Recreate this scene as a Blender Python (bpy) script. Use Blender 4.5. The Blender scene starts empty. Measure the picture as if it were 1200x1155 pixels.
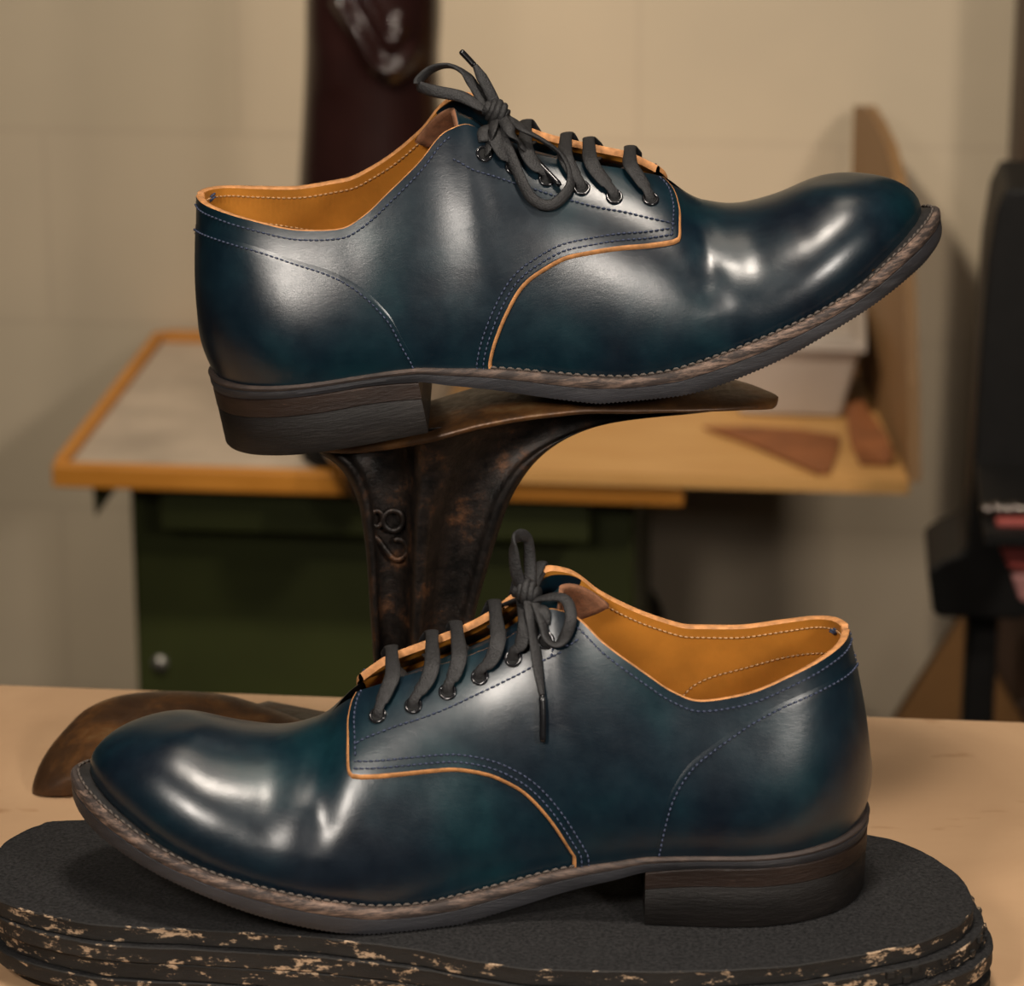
import bpy, bmesh, math, random
import numpy as np
from math import sin, cos, pi, radians, sqrt
from mathutils import Vector, Matrix
random.seed(7)
SC = bpy.context.scene
COL = SC.collection
# ---------------------------------------------------------------- camera frame (a ruler for measuring, nothing is attached to it)
F = 3728.0; TH = radians(18); PSI = radians(5.6)
CAM = Vector((0, -1.3, 1.4636))
RGT = Vector((cos(PSI), sin(PSI), 0)); FWD = Vector((-sin(PSI), cos(PSI), 0)); UP = Vector((0, 0, 1))
def cw(x, y, z): return CAM + RGT*x + FWD*y + UP*z
def ray(px, py):
    a = (px-600)/F; b = (577.5-py)/F
    return RGT*a + FWD*(cos(TH)+b*sin(TH)) + UP*(-sin(TH)+b*cos(TH))
def at_y(px, py, Y):
    r = ray(px, py); return CAM + r*((Y-CAM.y)/r.y)
def at_z(px, py, Z):
    r = ray(px, py); return CAM + r*((Z-CAM.z)/r.z)
def at_c(px, py, yc):
    r = ray(px, py); return CAM + r*(yc/r.dot(FWD))
def at_plane(px, py, p, n):
    r = ray(px, py); return CAM + r*((p-CAM).dot(n)/r.dot(n))
# ---------------------------------------------------------------- scene helpers
def empty(name, loc, rot=(0,0,0), label=None, cat=None, group=None):
    o = bpy.data.objects.new(name, None); COL.objects.link(o); o.location = loc; o.rotation_euler = rot
    o.empty_display_size = .02
    if label: o['label'] = label; o['category'] = cat
    if group: o['group'] = group
    return o
def tag(o, label, cat, group=None):
    o['label'] = label; o['category'] = cat
    if group: o['group'] = group
    return o
def mesh_obj(name, V, Fc, mats, parent=None, smooth=True, midx=None, merge=0, recalc=False, auto=None):
    me = bpy.data.meshes.new(name)
    me.from_pydata([tuple(map(float, v)) for v in V], [], [tuple(int(i) for i in f) for f in Fc])
    if not isinstance(mats, (list, tuple)): mats = [mats]
    for m in mats: me.materials.append(m)
    if midx is not None: me.polygons.foreach_set('material_index', list(map(int, midx)))
    if merge or recalc:
        bm = bmesh.new(); bm.from_mesh(me)
        if merge: bmesh.ops.remove_doubles(bm, verts=bm.verts, dist=merge)
        if recalc: bmesh.ops.recalc_face_normals(bm, faces=bm.faces)
        bm.to_mesh(me); bm.free()
    me.polygons.foreach_set('use_smooth', [smooth]*len(me.polygons))
    if auto:
        try: me.set_sharp_from_angle(angle=radians(auto))
        except Exception: pass
    me.update()
    o = bpy.data.objects.new(name, me); COL.objects.link(o)
    if parent: o.parent = parent
    return o
class MB:
    def __init__(s): s.V = []; s.F = []; s.M = []
    def add(s, V, Fc, m=0):
        b = len(s.V); s.V += [tuple(v) for v in V]; s.F += [tuple(i+b for i in f) for f in Fc]; s.M += [m]*len(Fc)
    def grid(s, P, flip=False, m=0, close_u=False, close_v=False):
        P = np.asarray(P); nu, nv = P.shape[:2]; F_ = []
        for i in range(nu if close_u else nu-1):
            for j in range(nv if close_v else nv-1):
                a, b, c, d = i*nv+j, ((i+1) % nu)*nv+j, ((i+1) % nu)*nv+(j+1) % nv, i*nv+(j+1) % nv
                F_.append((a, d, c, b) if flip else (a, b, c, d))
        s.add(P.reshape(-1, 3), F_, m)
    def box(s, lo, hi, m=0, M=None):
        x0, y0, z0 = lo; x1, y1, z1 = hi
        V = [Vector(v) for v in ((x0,y0,z0),(x1,y0,z0),(x1,y1,z0),(x0,y1,z0),(x0,y0,z1),(x1,y0,z1),(x1,y1,z1),(x0,y1,z1))]
        if M: V = [M @ v for v in V]
        s.add(V, [(0,3,2,1),(4,5,6,7),(0,1,5,4),(1,2,6,5),(2,3,7,6),(3,0,4,7)], m)
    def prism(s, poly, vec, m=0):
        n = len(poly); P = [Vector(p) for p in poly]; Q = [p+Vector(vec) for p in P]
        s.add(P+Q, [tuple(range(n))[::-1], tuple(range(n, 2*n))]+[(i, (i+1) % n, n+(i+1) % n, n+i) for i in range(n)], m)
    def tube(s, path, r, seg=10, m=0, cap=True, w=None, nrm=None, closed=False):
        """round or flat tube; r may be a list; w = half width across, nrm = per-point surface normal"""
        P = np.asarray(path, float); n = len(P)
        r = np.full(n, r) if np.ndim(r) == 0 else np.asarray(r)
        T = np.gradient(P, axis=0) if not closed else (np.roll(P, -1, 0)-np.roll(P, 1, 0))
        T /= np.maximum(np.linalg.norm(T, axis=1)[:, None], 1e-12)
        if nrm is None:
            N = np.zeros_like(P); a = np.array([0, 0, 1.]) if abs(T[0][2]) < .9 else np.array([1., 0, 0])
            N[0] = a-T[0]*a.dot(T[0])
            for i in range(1, n): N[i] = N[i-1]-T[i]*N[i-1].dot(T[i])
        else:
            N = np.asarray(nrm, float); N = N-T*(N*T).sum(1)[:, None]
        N /= np.maximum(np.linalg.norm(N, axis=1)[:, None], 1e-12)
        B = np.cross(T, N)
        ww = r if w is None else (np.full(n, w) if np.ndim(w) == 0 else np.asarray(w))
        a = np.linspace(0, 2*pi, seg, endpoint=False)
        R = P[:, None]+N[:, None]*(np.sin(a)[None, :, None]*r[:, None, None])+B[:, None]*(np.cos(a)[None, :, None]*ww[:, None, None])
        s.grid(R, m=m, close_v=True, close_u=closed)
        if cap and not closed:
            b = len(s.V)-n*seg
            s.F.append(tuple(range(b, b+seg))); s.M.append(m)
            s.F.append(tuple(range(b+(n-1)*seg, b+n*seg))[::-1]); s.M.append(m)
    def ball(s, c, r, seg=10, rings=7, m=0, sc=(1,1,1)):
        P = np.zeros((rings, seg, 3))
        for i in range(rings):
            t = pi*i/(rings-1)
            for j in range(seg):
                f = 2*pi*j/seg; P[i, j] = (c[0]+r*sc[0]*sin(t)*cos(f), c[1]+r*sc[1]*sin(t)*sin(f), c[2]+r*sc[2]*cos(t))
        s.grid(P, m=m, close_v=True)
    def build(s, name, mats, parent=None, smooth=True, **k):
        return mesh_obj(name, s.V, s.F, mats, parent, smooth, midx=s.M if (not k.get('merge')) or True else None, **k)
def bevel(o, w, seg=2):
    m = o.modifiers.new('bevel', 'BEVEL'); m.width = w; m.segments = seg; m.limit_method = 'ANGLE'; return o
# ---------------------------------------------------------------- materials
def newmat(name):
    m = bpy.data.materials.new(name); m.use_nodes = True; nt = m.node_tree
    return m, nt, nt.nodes['Principled BSDF']
def ramp(nt, fac, stops, interp='LINEAR'):
    r = nt.nodes.new('ShaderNodeValToRGB'); r.color_ramp.interpolation = interp
    while len(r.color_ramp.elements) < len(stops): r.color_ramp.elements.new(.5)
    for e, (p, c) in zip(r.color_ramp.elements, stops):
        e.position = p; e.color = (*c, 1) if len(c) == 3 else c
    nt.links.new(fac, r.inputs[0]); return r.outputs[0]
def coords(nt, scale=(1,1,1), kind='Object'):
    t = nt.nodes.new('ShaderNodeTexCoord'); mp = nt.nodes.new('ShaderNodeMapping'); mp.inputs['Scale'].default_value = scale
    nt.links.new(t.outputs[kind], mp.inputs[0]); return mp.outputs[0]
def noise(nt, vec, scale, detail=4, rough=.55, dist=0):
    n = nt.nodes.new('ShaderNodeTexNoise'); n.inputs['Scale'].default_value = scale; n.inputs['Detail'].default_value = detail
    n.inputs['Roughness'].default_value = rough; n.inputs['Distortion'].default_value = dist
    nt.links.new(vec, n.inputs['Vector']); return n.outputs['Fac']
def bump(nt, h, strength, dist, prev=None):
    b = nt.nodes.new('ShaderNodeBump'); b.inputs['Strength'].default_value = strength; b.inputs['Distance'].default_value = dist
    nt.links.new(h, b.inputs['Height'])
    if prev is not None: nt.links.new(prev, b.inputs['Normal'])
    return b.outputs['Normal']
def mixc(nt, fac, a, b, mode='MIX'):
    m = nt.nodes.new('ShaderNodeMix'); m.data_type = 'RGBA'; m.blend_type = mode
    for i, x in ((6, a), (7, b)):
        if isinstance(x, (tuple, list)): m.inputs[i].default_value = (*x, 1)
        else: nt.links.new(x, m.inputs[i])
    if isinstance(fac, (int, float)): m.inputs[0].default_value = fac
    else: nt.links.new(fac, m.inputs[0])
    return m.outputs[2]
def simple(name, col, rough=.5, metal=0, var=.25, scale=60, bmp=.15, bscale=300, bdist=.0004, spec=.5, coat=0, aniso=(1,1,1)):
    m, nt, p = newmat(name); v = coords(nt, aniso)
    a = tuple(c*(1-var) for c in col); b = tuple(min(1, c*(1+var)) for c in col)
    nt.links.new(ramp(nt, noise(nt, v, scale), [(.3, a), (.7, b)]), p.inputs['Base Color'])
    p.inputs['Roughness'].default_value = rough; p.inputs['Metallic'].default_value = metal
    p.inputs['Specular IOR Level'].default_value = spec; p.inputs['Coat Weight'].default_value = coat
    if bmp: nt.links.new(bump(nt, noise(nt, v, bscale, 6), bmp, bdist), p.inputs['Normal'])
    return m
def leather_blue():
    m, nt, p = newmat('navy_leather'); v = coords(nt)
    big = noise(nt, v, 22, 3, .5, .3); mid = noise(nt, v, 90, 5, .6)
    c = ramp(nt, big, [(.32, (.0030, .0072, .0135)), (.5, (.0028, .0118, .0195)), (.68, (.0028, .0195, .027))])
    c2 = ramp(nt, mid, [(.35, (.75, .75, .78)), (.7, (1.2, 1.15, 1.1))])
    c = mixc(nt, 1, c, c2, 'MULTIPLY')
    vs = coords(nt, (30, 30, 260)); sc = noise(nt, vs, 6, 3, .6, 1.5)
    scr = ramp(nt, sc, [(.70, (0, 0, 0)), (.76, (1, 1, 1))])
    c = mixc(nt, mixc(nt, 1, scr, (.12, .12, .12), 'MULTIPLY'), c, (.05, .075, .10))
    nt.links.new(c, p.inputs['Base Color'])
    r = nt.nodes.new('ShaderNodeMapRange'); r.inputs[3].default_value = .24; r.inputs[4].default_value = .38
    nt.links.new(mid, r.inputs[0]); nt.links.new(r.outputs[0], p.inputs['Roughness'])
    p.inputs['Specular IOR Level'].default_value = .55
    p.inputs['Coat Weight'].default_value = .12; p.inputs['Coat Roughness'].default_value = .22
    b1 = bump(nt, noise(nt, v, 55, 3, .5, .6), .12, .0010)
    vw = nt.nodes.new('ShaderNodeTexVoronoi'); vw.inputs['Scale'].default_value = 900; vw.feature = 'DISTANCE_TO_EDGE'; nt.links.new(v, vw.inputs['Vector'])
    b2 = bump(nt, vw.outputs['Distance'], .05, .0002, b1)
    b3 = bump(nt, noise(nt, coords(nt, (1, 1, 2.2)), 380, 6, .7, .8), .15, .0003, b2)
    nt.links.new(b3, p.inputs['Normal'])
    return m
def sole_edge(name, base, chip, lo=.56, hi=.64, rough=.6, scale=160, stretch=(.35, .35, 2), fade=None, spec=.35):
    m, nt, p = newmat(name); v = coords(nt, stretch)
    f = ramp(nt, noise(nt, v, scale, 8, .75), [(lo, (0,0,0)), (hi, (1,1,1))])
    p.inputs['Specular IOR Level'].default_value = spec
    if fade:
        sx = nt.nodes.new('ShaderNodeSeparateXYZ'); nt.links.new(coords(nt), sx.inputs[0]); mr = nt.nodes.new('ShaderNodeMapRange')
        mr.inputs[1].default_value, mr.inputs[2].default_value, mr.inputs[3].default_value, mr.inputs[4].default_value = fade; nt.links.new(sx.outputs[0], mr.inputs[0])
        f = mixc(nt, 1, f, mr.outputs[0], 'MULTIPLY')
    c = mixc(nt, f, ramp(nt, noise(nt, v, 50, 4), [(.3, tuple(x*.6 for x in base)), (.7, tuple(x*1.5 for x in base))]), chip)
    nt.links.new(c, p.inputs['Base Color']); p.inputs['Roughness'].default_value = rough
    nt.links.new(bump(nt, noise(nt, v, 350, 8, .75), .6, .0008), p.inputs['Normal'])
    return m
M = {}
M['navy'] = leather_blue()
M['raw'] = simple('raw_leather_edge', (.46, .205, .070), .7, scale=300, var=.35, bmp=.5, bscale=900)
M['tan'] = simple('tan_lining_leather', (.42, .165, .022), .42, scale=35, var=.22, bmp=.25, bscale=420)
M['suede'] = simple('brown_suede', (.20, .085, .040), .85, scale=250, var=.3, bmp=.7, bscale=900)
M['thread'] = simple('navy_thread', (.026, .036, .072), .6, scale=900, bmp=0)
M['thread_tan'] = simple('tan_thread', (.38, .21, .09), .6, scale=900, bmp=0)
M['lace'] = simple('waxed_black_cotton', (.0095, .009, .0095), .6, scale=700, var=.6, bmp=.9, bscale=1500, bdist=.0005)
M['aglet'] = simple('black_plastic_tip', (.006, .006, .007), .22, bmp=0)
M['eyelet'] = simple('black_enamel', (.012, .012, .014), .18, metal=.3, bmp=0, coat=.6)
M['hole_shade'] = simple('eyelet_hole_shade', (.002, .002, .002), .9, bmp=0)
M['welt'] = sole_edge('worn_welt_leather', (.036, .027, .024), (.30, .20, .15), .47, .66, .65, 240, fade=(.06, .24, .12, 1))
M['rubber'] = sole_edge('outsole_rubber', (.024, .0238, .027), (.055, .053, .056), .55, .75, .5, 120)
M['welt_dark'] = simple('blackened_welt', (.010, .009, .009), .6, scale=200, var=.5, bmp=.6, bscale=500)
M['stack'] = sole_edge('stacked_heel_leather', (.018, .010, .007), (.11, .06, .04), .62, .74, .42, 220)
M['lift'] = sole_edge('heel_rubber', (.009, .0075, .0068), (.03, .025, .022), .55, .8, .48, 60, spec=.25)
M['thread_welt'] = simple('waxed_welt_thread', (.07, .055, .045), .7, scale=900, bmp=0)
# ---------------------------------------------------------------- shoe surface
def pchip(xs, ys, x):
    xs=np.asarray(xs,float); ys=np.asarray(ys,float); x=np.atleast_1d(np.asarray(x,float))
    if ys.ndim==1: ys=ys[:,None]; flat=True
    else: flat=False
    h=np.diff(xs); d=np.diff(ys,axis=0)/h[:,None]
    m=np.zeros_like(ys)
    for i in range(1,len(xs)-1):
        a,b=d[i-1],d[i]; w1=2*h[i]+h[i-1]; w2=h[i]+2*h[i-1]
        ok=(a*b)>0
        m[i]=np.where(ok,(w1+w2)/(w1/np.where(ok,a,1)+w2/np.where(ok,b,1)),0)
    m[0]=d[0]; m[-1]=d[-1]
    x=np.clip(x,xs[0],xs[-1]); i=np.clip(np.searchsorted(xs,x,side='right')-1,0,len(xs)-2)
    t=((x-xs[i])/h[i])[:,None]; H=h[i][:,None]
    r=(2*t**3-3*t**2+1)*ys[i]+(t**3-2*t**2+t)*H*m[i]+(-2*t**3+3*t**2)*ys[i+1]+(t**3-t**2)*H*m[i+1]
    return r[:,0] if flat else r
def catmull(P, n, closed=False):
    """dense centripetal-free Catmull-Rom through P, resampled evenly to n points"""
    P=np.asarray(P,float)
    if closed: Q=np.vstack([P[-1],P,P[0],P[1]])
    else: Q=np.vstack([2*P[0]-P[1],P,2*P[-1]-P[-2]])
    out=[]; K=24
    for i in range(1,len(Q)-2):
        p0,p1,p2,p3=Q[i-1],Q[i],Q[i+1],Q[i+2]
        for k in range(K):
            t=k/K
            out.append(.5*((2*p1)+(-p0+p2)*t+(2*p0-5*p1+4*p2-p3)*t*t+(-p0+3*p1-3*p2+p3)*t**3))
    out.append(Q[-2])
    out=np.array(out); s=np.r_[0,np.cumsum(np.linalg.norm(np.diff(out,axis=0),axis=1))]
    q=np.linspace(0,s[-1],n)
    return np.stack([np.interp(q,s,out[:,k]) for k in range(P.shape[1])],1)
MM=.001
W_LAT=np.array([(0,0),(3,14),(10,26),(20,35),(35,42),(55,44.5),(90,42),(120,38.5),(150,41),(180,48.5),(205,52.5),(225,53),(245,50.5),(265,45),(282,37),(295,27),(303,17),(307,9),(309,0)],float)*MM
W_MED=np.array([(0,0),(3,13.5),(10,25),(20,33.5),(35,39.5),(55,42),(90,39),(120,33),(150,32),(180,38),(205,44),(225,46.5),(245,45),(265,40.5),(282,33.5),(295,25),(303,16),(307,8.5),(309,0)],float)*MM
ZB=np.array([(-5,24.5),(60,24.5),(87.7,22),(100,18),(117,12.5),(135,6.5),(150,2),(160,.1),(190,0),(200,.9),(212,3.2),(225,6.2),(240,10.2),(252,14),(272,20.5),(287,26),(300,31),(306,34),(310,36)],float)*MM
ZJ=np.array([(-5,33),(20,30.6),(50,29.7),(63,29.5),(86,28.3),(104,24.6),(125,19.6),(142,15.2),(159,11.7),(173,10.3),(188,10.8),(200,12.8),(218,16.4),(235,20.2),(252,24.2),(272,31),(287,38),(300,43.5),(310,47.5)],float)*MM
def zb(x): return pchip(ZB[:,0],ZB[:,1],x)
def zj(x): return pchip(ZJ[:,0],ZJ[:,1],x)
NO=401
def outline(side):
    """half outline heel->toe, n points, with outward normals; side=+1 lateral, -1 medial"""
    W=W_LAT if side>0 else W_MED
    a=W[1:4][::-1]*[1,-1]; b=W[-4:-1][::-1]*[1,-1]
    P=np.vstack([a,W,b]); Q=[];K=40
    for i in range(3,3+len(W)-1):
        p0,p1,p2,p3=P[i-1],P[i],P[i+1],P[i+2]
        d=np.sqrt(np.linalg.norm(p2-p1))
        for k in range(K):
            t=k/K; Q.append(.5*((2*p1)+(-p0+p2)*t+(2*p0-5*p1+4*p2-p3)*t*t+(-p0+3*p1-3*p2+p3)*t**3))
    Q.append(W[-1]); Q=np.array(Q)
    s=np.r_[0,np.cumsum(np.linalg.norm(np.diff(Q,axis=0),axis=1))]; q=np.linspace(0,s[-1],NO)
    X=np.stack([np.interp(q,s,Q[:,0]),np.interp(q,s,Q[:,1])],1)
    T=np.gradient(X,axis=0); T[0]=[0,1]; T[-1]=[0,-1]; T/=np.linalg.norm(T,axis=1)[:,None]
    N=np.stack([-T[:,1],T[:,0]],1)
    for _ in range(12):
        N[1:-1]=(N[:-2]+2*N[1:-1]+N[2:])/4
    N/=np.linalg.norm(N,axis=1)[:,None]
    X=X*[1,side]; N=N*[1,side]
    return X,N
INSET=np.array([(0,4.4),(60,4.4),(100,4.4),(150,4.8),(200,6),(255,7),(290,8.5),(309,9.5)],float)*MM
# xb | top x,y,z | handle at the bottom (out, up) | handle at the top (out, down)
K_LAT=np.array([
(0, 11.5,0,105, 7.2,25, 5,-25),(10, 14.2,10.5,103.6, 7.5,25, 5,-25),(20, 20.5,18.8,101, 8,25, 5,-25),(35, 33,25.5,96, 8,24, 5.5,-23),
(55, 53,29.8,89, 7.5,22, 5,-20),(70, 69,30.8,87, 7,20, 5,-18),(80, 79,30.2,90.6, 6.5,20, 5,-18),(90, 89,28,97, 6,22, 6,-20),(105, 104,22.5,106.5, 5.5,24, 9,-23),
(118, 116.5,14.5,115.5, 5,26, 12,-25),(125, 123.5,10.5,116, 5,26, 14,-23),(135, 132,9,108.5, 5,24, 15,-15),(150, 147,8.5,98.5, 5,22, 17,-11),
(175, 169,8.2,89.5, 6,20, 19,-8),(195, 187,7.5,82.5, 7,19, 21,-6),(206, 197,5.5,78, 7,18, 22,-3),(213,202.5,2.5,74.5,7,18,23,-1),(219, 207.5,0,69.5, 7,18, 23,0),
(226, 213.5,0,65, 7,18, 23,0),(240, 228,0,60.4, 7,21, 27,0),(255, 242,0,60.9, 8,21.5, 29,0),(270, 251,0,62.8, 7.5,20, 29,0),
(285, 255,0,64.0, 6,16, 30,0),(298, 257,0,64.4, 4,11.5, 34,0),(309, 257.5,0,64.4, 2,8, 36,0)],float)
K_MED=K_LAT.copy()
K_MED[:,3]=np.array([105,104,102,98,94,93.8,96.5,101,110.5,121,122.5,114.5,102,90.8,83.2,78.2,74.5,69.5,65,62,62.6,64.3,65.2,65.4,65.4])
K_MED[:,4]*=.8
K_MED[:,2]*=.97
class Upper:
    def __init__(s, tune=None):
        s.side={}
        for sd,K in ((1,K_LAT),(-1,K_MED)):
            X,N=outline(sd); K=K.copy()
            if tune: K=tune(K,sd)
            inset=pchip(INSET[:,0],INSET[:,1],X[:,0])
            B=X-N*inset[:,None]
            B[0,1]=0;B[-1,1]=0
            q=pchip(K[:,0]*MM,K[:,1:]*MM,X[:,0])
            for _ in range(6): q[1:-1]=(q[:-2]+2*q[1:-1]+q[2:])/4
            rd=K_LAT[K_LAT[:,0]>=213]; zr=pchip(rd[:,1]*MM,rd[:,3]*MM,q[:,0])
            bl=np.clip(1-q[:,1]/.0025,0,1); q[:,2]=q[:,2]*(1-bl)+zr*bl
            T=np.stack([q[:,0],q[:,1]*sd,q[:,2]],1)
            z=zj(X[:,0]) -.0012
            P0=np.stack([B[:,0],B[:,1],z],1)
            P1=P0+np.stack([N[:,0]*q[:,3],N[:,1]*q[:,3],q[:,4]],1)
            P2=T+np.stack([N[:,0]*q[:,5],N[:,1]*q[:,5],q[:,6]],1)
            xs_=np.linspace(.205,.262,200); zs_=pchip(rd[:,1]*MM,rd[:,3]*MM,xs_)
            for _ in range(30): zs_[1:-1]=(zs_[:-2]+2*zs_[1:-1]+zs_[2:])/4
            sl=np.interp(T[:,0],xs_,np.gradient(zs_,xs_)); P2[:,2]+=q[:,5]*N[:,0]*sl*bl
            s.side[sd]=(P0,P1,P2,T,X,N)
    def pt(s, sd, u, v):
        """u,v arrays in 0..1 -> points"""
        P0,P1,P2,P3,X,N=s.side[sd]
        u=np.clip(np.asarray(u,float),0,1)*(NO-1); i=np.clip(u.astype(int),0,NO-2); f=(u-i)[...,None]
        g=lambda A:A[i]*(1-f)+A[i+1]*f
        v=np.asarray(v,float)[...,None]
        p=g(P0)*(1-v)**3+3*g(P1)*v*(1-v)**2+3*g(P2)*v*v*(1-v)+g(P3)*v**3
        # creases of the worn vamp, pressed in from the side
        x=p[...,0]*1000; z=p[...,2]*1000; vv=v[...,0]
        d=np.zeros_like(x)
        side=np.clip((z-22)/22,0,1)
        def groove(xc,lean,w,dep,lo,hi):
            a=(x-(xc+lean*(z-50)))/w
            m=np.clip((z-lo)/12,0,1)*np.clip((hi-z)/10,0,1)
            return -dep*np.exp(-a*a)*m
        d+=groove(209,-.10,6.5,1.5,30,84)
        d-=groove(220,-.10,8.0,.7,20,56)
        d+=groove(232,.05,9.0,.5,34,90)
        n=s.rawn(sd,p,u,v) if False else None
        yc=p[...,1]; 
        dirn=np.stack([np.zeros_like(yc),np.sign(sd)*np.ones_like(yc)*np.clip(np.abs(yc)/.02,0,1),.6*np.ones_like(yc)],-1)
        p=p+dirn*(d*.001*np.clip(vv*6,0,1))[...,None]
        return p
    def ptn(s, sd, u, v):
        u=np.asarray(u,float); v=np.asarray(v,float); e=.004
        u0=np.clip(u-e,0,1);u1=np.clip(u+e,0,1);v0=np.clip(v-e,0,1);v1=np.clip(v+e,0,1)
        v_=np.minimum(v,.985)
        du=s.pt(sd,u1,v_)-s.pt(sd,u0,v_); dv=s.pt(sd,u,v1)-s.pt(sd,u,v0)
        n=np.cross(du,dv)*(-sd)
        l=np.linalg.norm(n,axis=-1)[...,None]; n=n/np.maximum(l,1e-12)
        # on the centre line the normal has no sideways part
        return s.pt(sd,u,v), n
    def off(s,sd,u,v,d,lift=True):
        p,n=s.ptn(sd,u,v); u=np.asarray(u,float); v=np.asarray(v,float)
        t=np.clip((u-.40)/.22,0,1); d=np.asarray(d,float)+.0015*t*t*(3-2*t)
        if sd<0 and lift:      # the inner facing stands a little proud of the tongue
            a=np.clip((v-.80)/.2,0,1); b=np.clip((u-.36)/.06,0,1)
            c=np.clip((.655-u)/.05,0,1)
            d=d+.0032*a*a*(3-2*a)*b*b*(3-2*b)*(.35+.65*c*c*(3-2*c))
        return p+n*d[...,None]

def toe_smooth(U, sides, A, B, Ps):
    """round the top of the toe cap: local quadratic fit of height over plan position, blended in above the side walls"""
    a,b=np.meshgrid(np.linspace(.60,1,90),np.linspace(.30,1,60),indexing='ij')
    D=np.concatenate([U.off(sd,a,b,0,False).reshape(-1,3) for sd in (1,-1)])
    key=np.round(D[:,:2]/.0018).astype(int); _,inv_,cnt=np.unique(key,axis=0,return_inverse=True,return_counts=True); inv_=inv_.ravel()
    Q=np.stack([np.bincount(inv_,D[:,k])/cnt for k in range(3)],1)
    out=[]
    for P in Ps:
        P=P.copy(); x=P[...,0]; S=lambda t:np.clip(t,0,1)**2*(3-2*np.clip(t,0,1))
        w=S((B-.50)/.28)*S((x-.212)/.014)
        m=w>.001; T=P[m]; z=T[:,2].copy(); h=.0085
        for i in range(len(T)):
            d=Q[:,:2]-T[i,:2]; r2=(d**2).sum(1); k=r2<(2.4*h)**2
            dx=d[k,0]/h; dy=d[k,1]/h; g=np.exp(-r2[k]/(h*h))
            M_=np.stack([np.ones_like(dx),dx,dy,dx*dx,dx*dy,dy*dy],1)
            try: z[i]=np.linalg.solve(M_.T@(M_*g[:,None])+np.eye(6)*1e-6,M_.T@(g*Q[k,2]))[0]
            except np.linalg.LinAlgError: pass
        P[...,2][m]=P[...,2][m]*(1-w[m])+z*w[m]
        out.append(P)
    return out
# ---------------------------------------------------------------- one derby shoe, local x = heel to toe, y = towards the outer side, z = up
TRACE = {
'low': dict(
 panel=[(.3875,.0),(.3875,.065),(.39,.09),(.4037,.19),(.4163,.26),(.4375,.35),(.4575,.415),(.485,.485),(.515,.53),(.5438,.555),(.5938,.572),(.6275,.577),(.6405,.58),(.6448,.60),(.6475,.65),(.6505,.745),(.6525,.83),(.6500,.93),(.644,1.0)],
 eyelets=[(.6212,.815),(.5813,.82),(.5413,.84),(.4995,.862),(.4612,.872),(.4225,.868)],
 facing_row=[(.643,.70),(.63,.725),(.6025,.748),(.5687,.758),(.5338,.775),(.5038,.79),(.475,.795),(.445,.792),(.42,.80),(.4025,.84)],
 counter=[(0,.835),(.045,.85),(.0825,.865),(.1288,.88),(.1638,.88),(.19,.872),(.2137,.84),(.2338,.775),(.25,.71),(.2675,.625),(.28,.52),(.29,.4),(.2963,.275),(.3025,.1),(.305,0)],
 bar=[(.417,.80),(.4125,.85),(.397,.87),(.384,.93)]),
'up': dict(
 panel=[(.3945,0),(.3962,.055),(.4062,.155),(.4238,.265),(.4487,.38),(.4775,.465),(.5112,.53),(.5513,.565),(.5875,.585),(.6212,.592),(.6438,.597),(.6500,.61),(.655,.675),(.66,.76),(.6605,.865),(.656,.94),(.648,1.0)],
 eyelets=[(.6312,.80),(.59,.80),(.5525,.83),(.5075,.855),(.468,.87),(.435,.875)],
 facing_row=[(.651,.665),(.635,.69),(.6038,.725),(.57,.742),(.535,.765),(.49,.79),(.45,.79),(.4213,.79),(.397,.868)],
 counter=[(0,.81),(.03,.84),(.0675,.855),(.1125,.865),(.1475,.86),(.1812,.84),(.2112,.80),(.2375,.74),(.2587,.66),(.275,.56),(.2888,.44),(.2988,.335),(.3063,.2),(.3138,.085),(.316,0)],
 bar=[])}
def monotone_v(P):
    P=P.copy()
    for i in range(1,len(P)):
        P[i,1]=max(P[i,1],P[i-1,1]+1e-4)
    P[:,1]=np.minimum(P[:,1],1.0)
    return P
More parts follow.
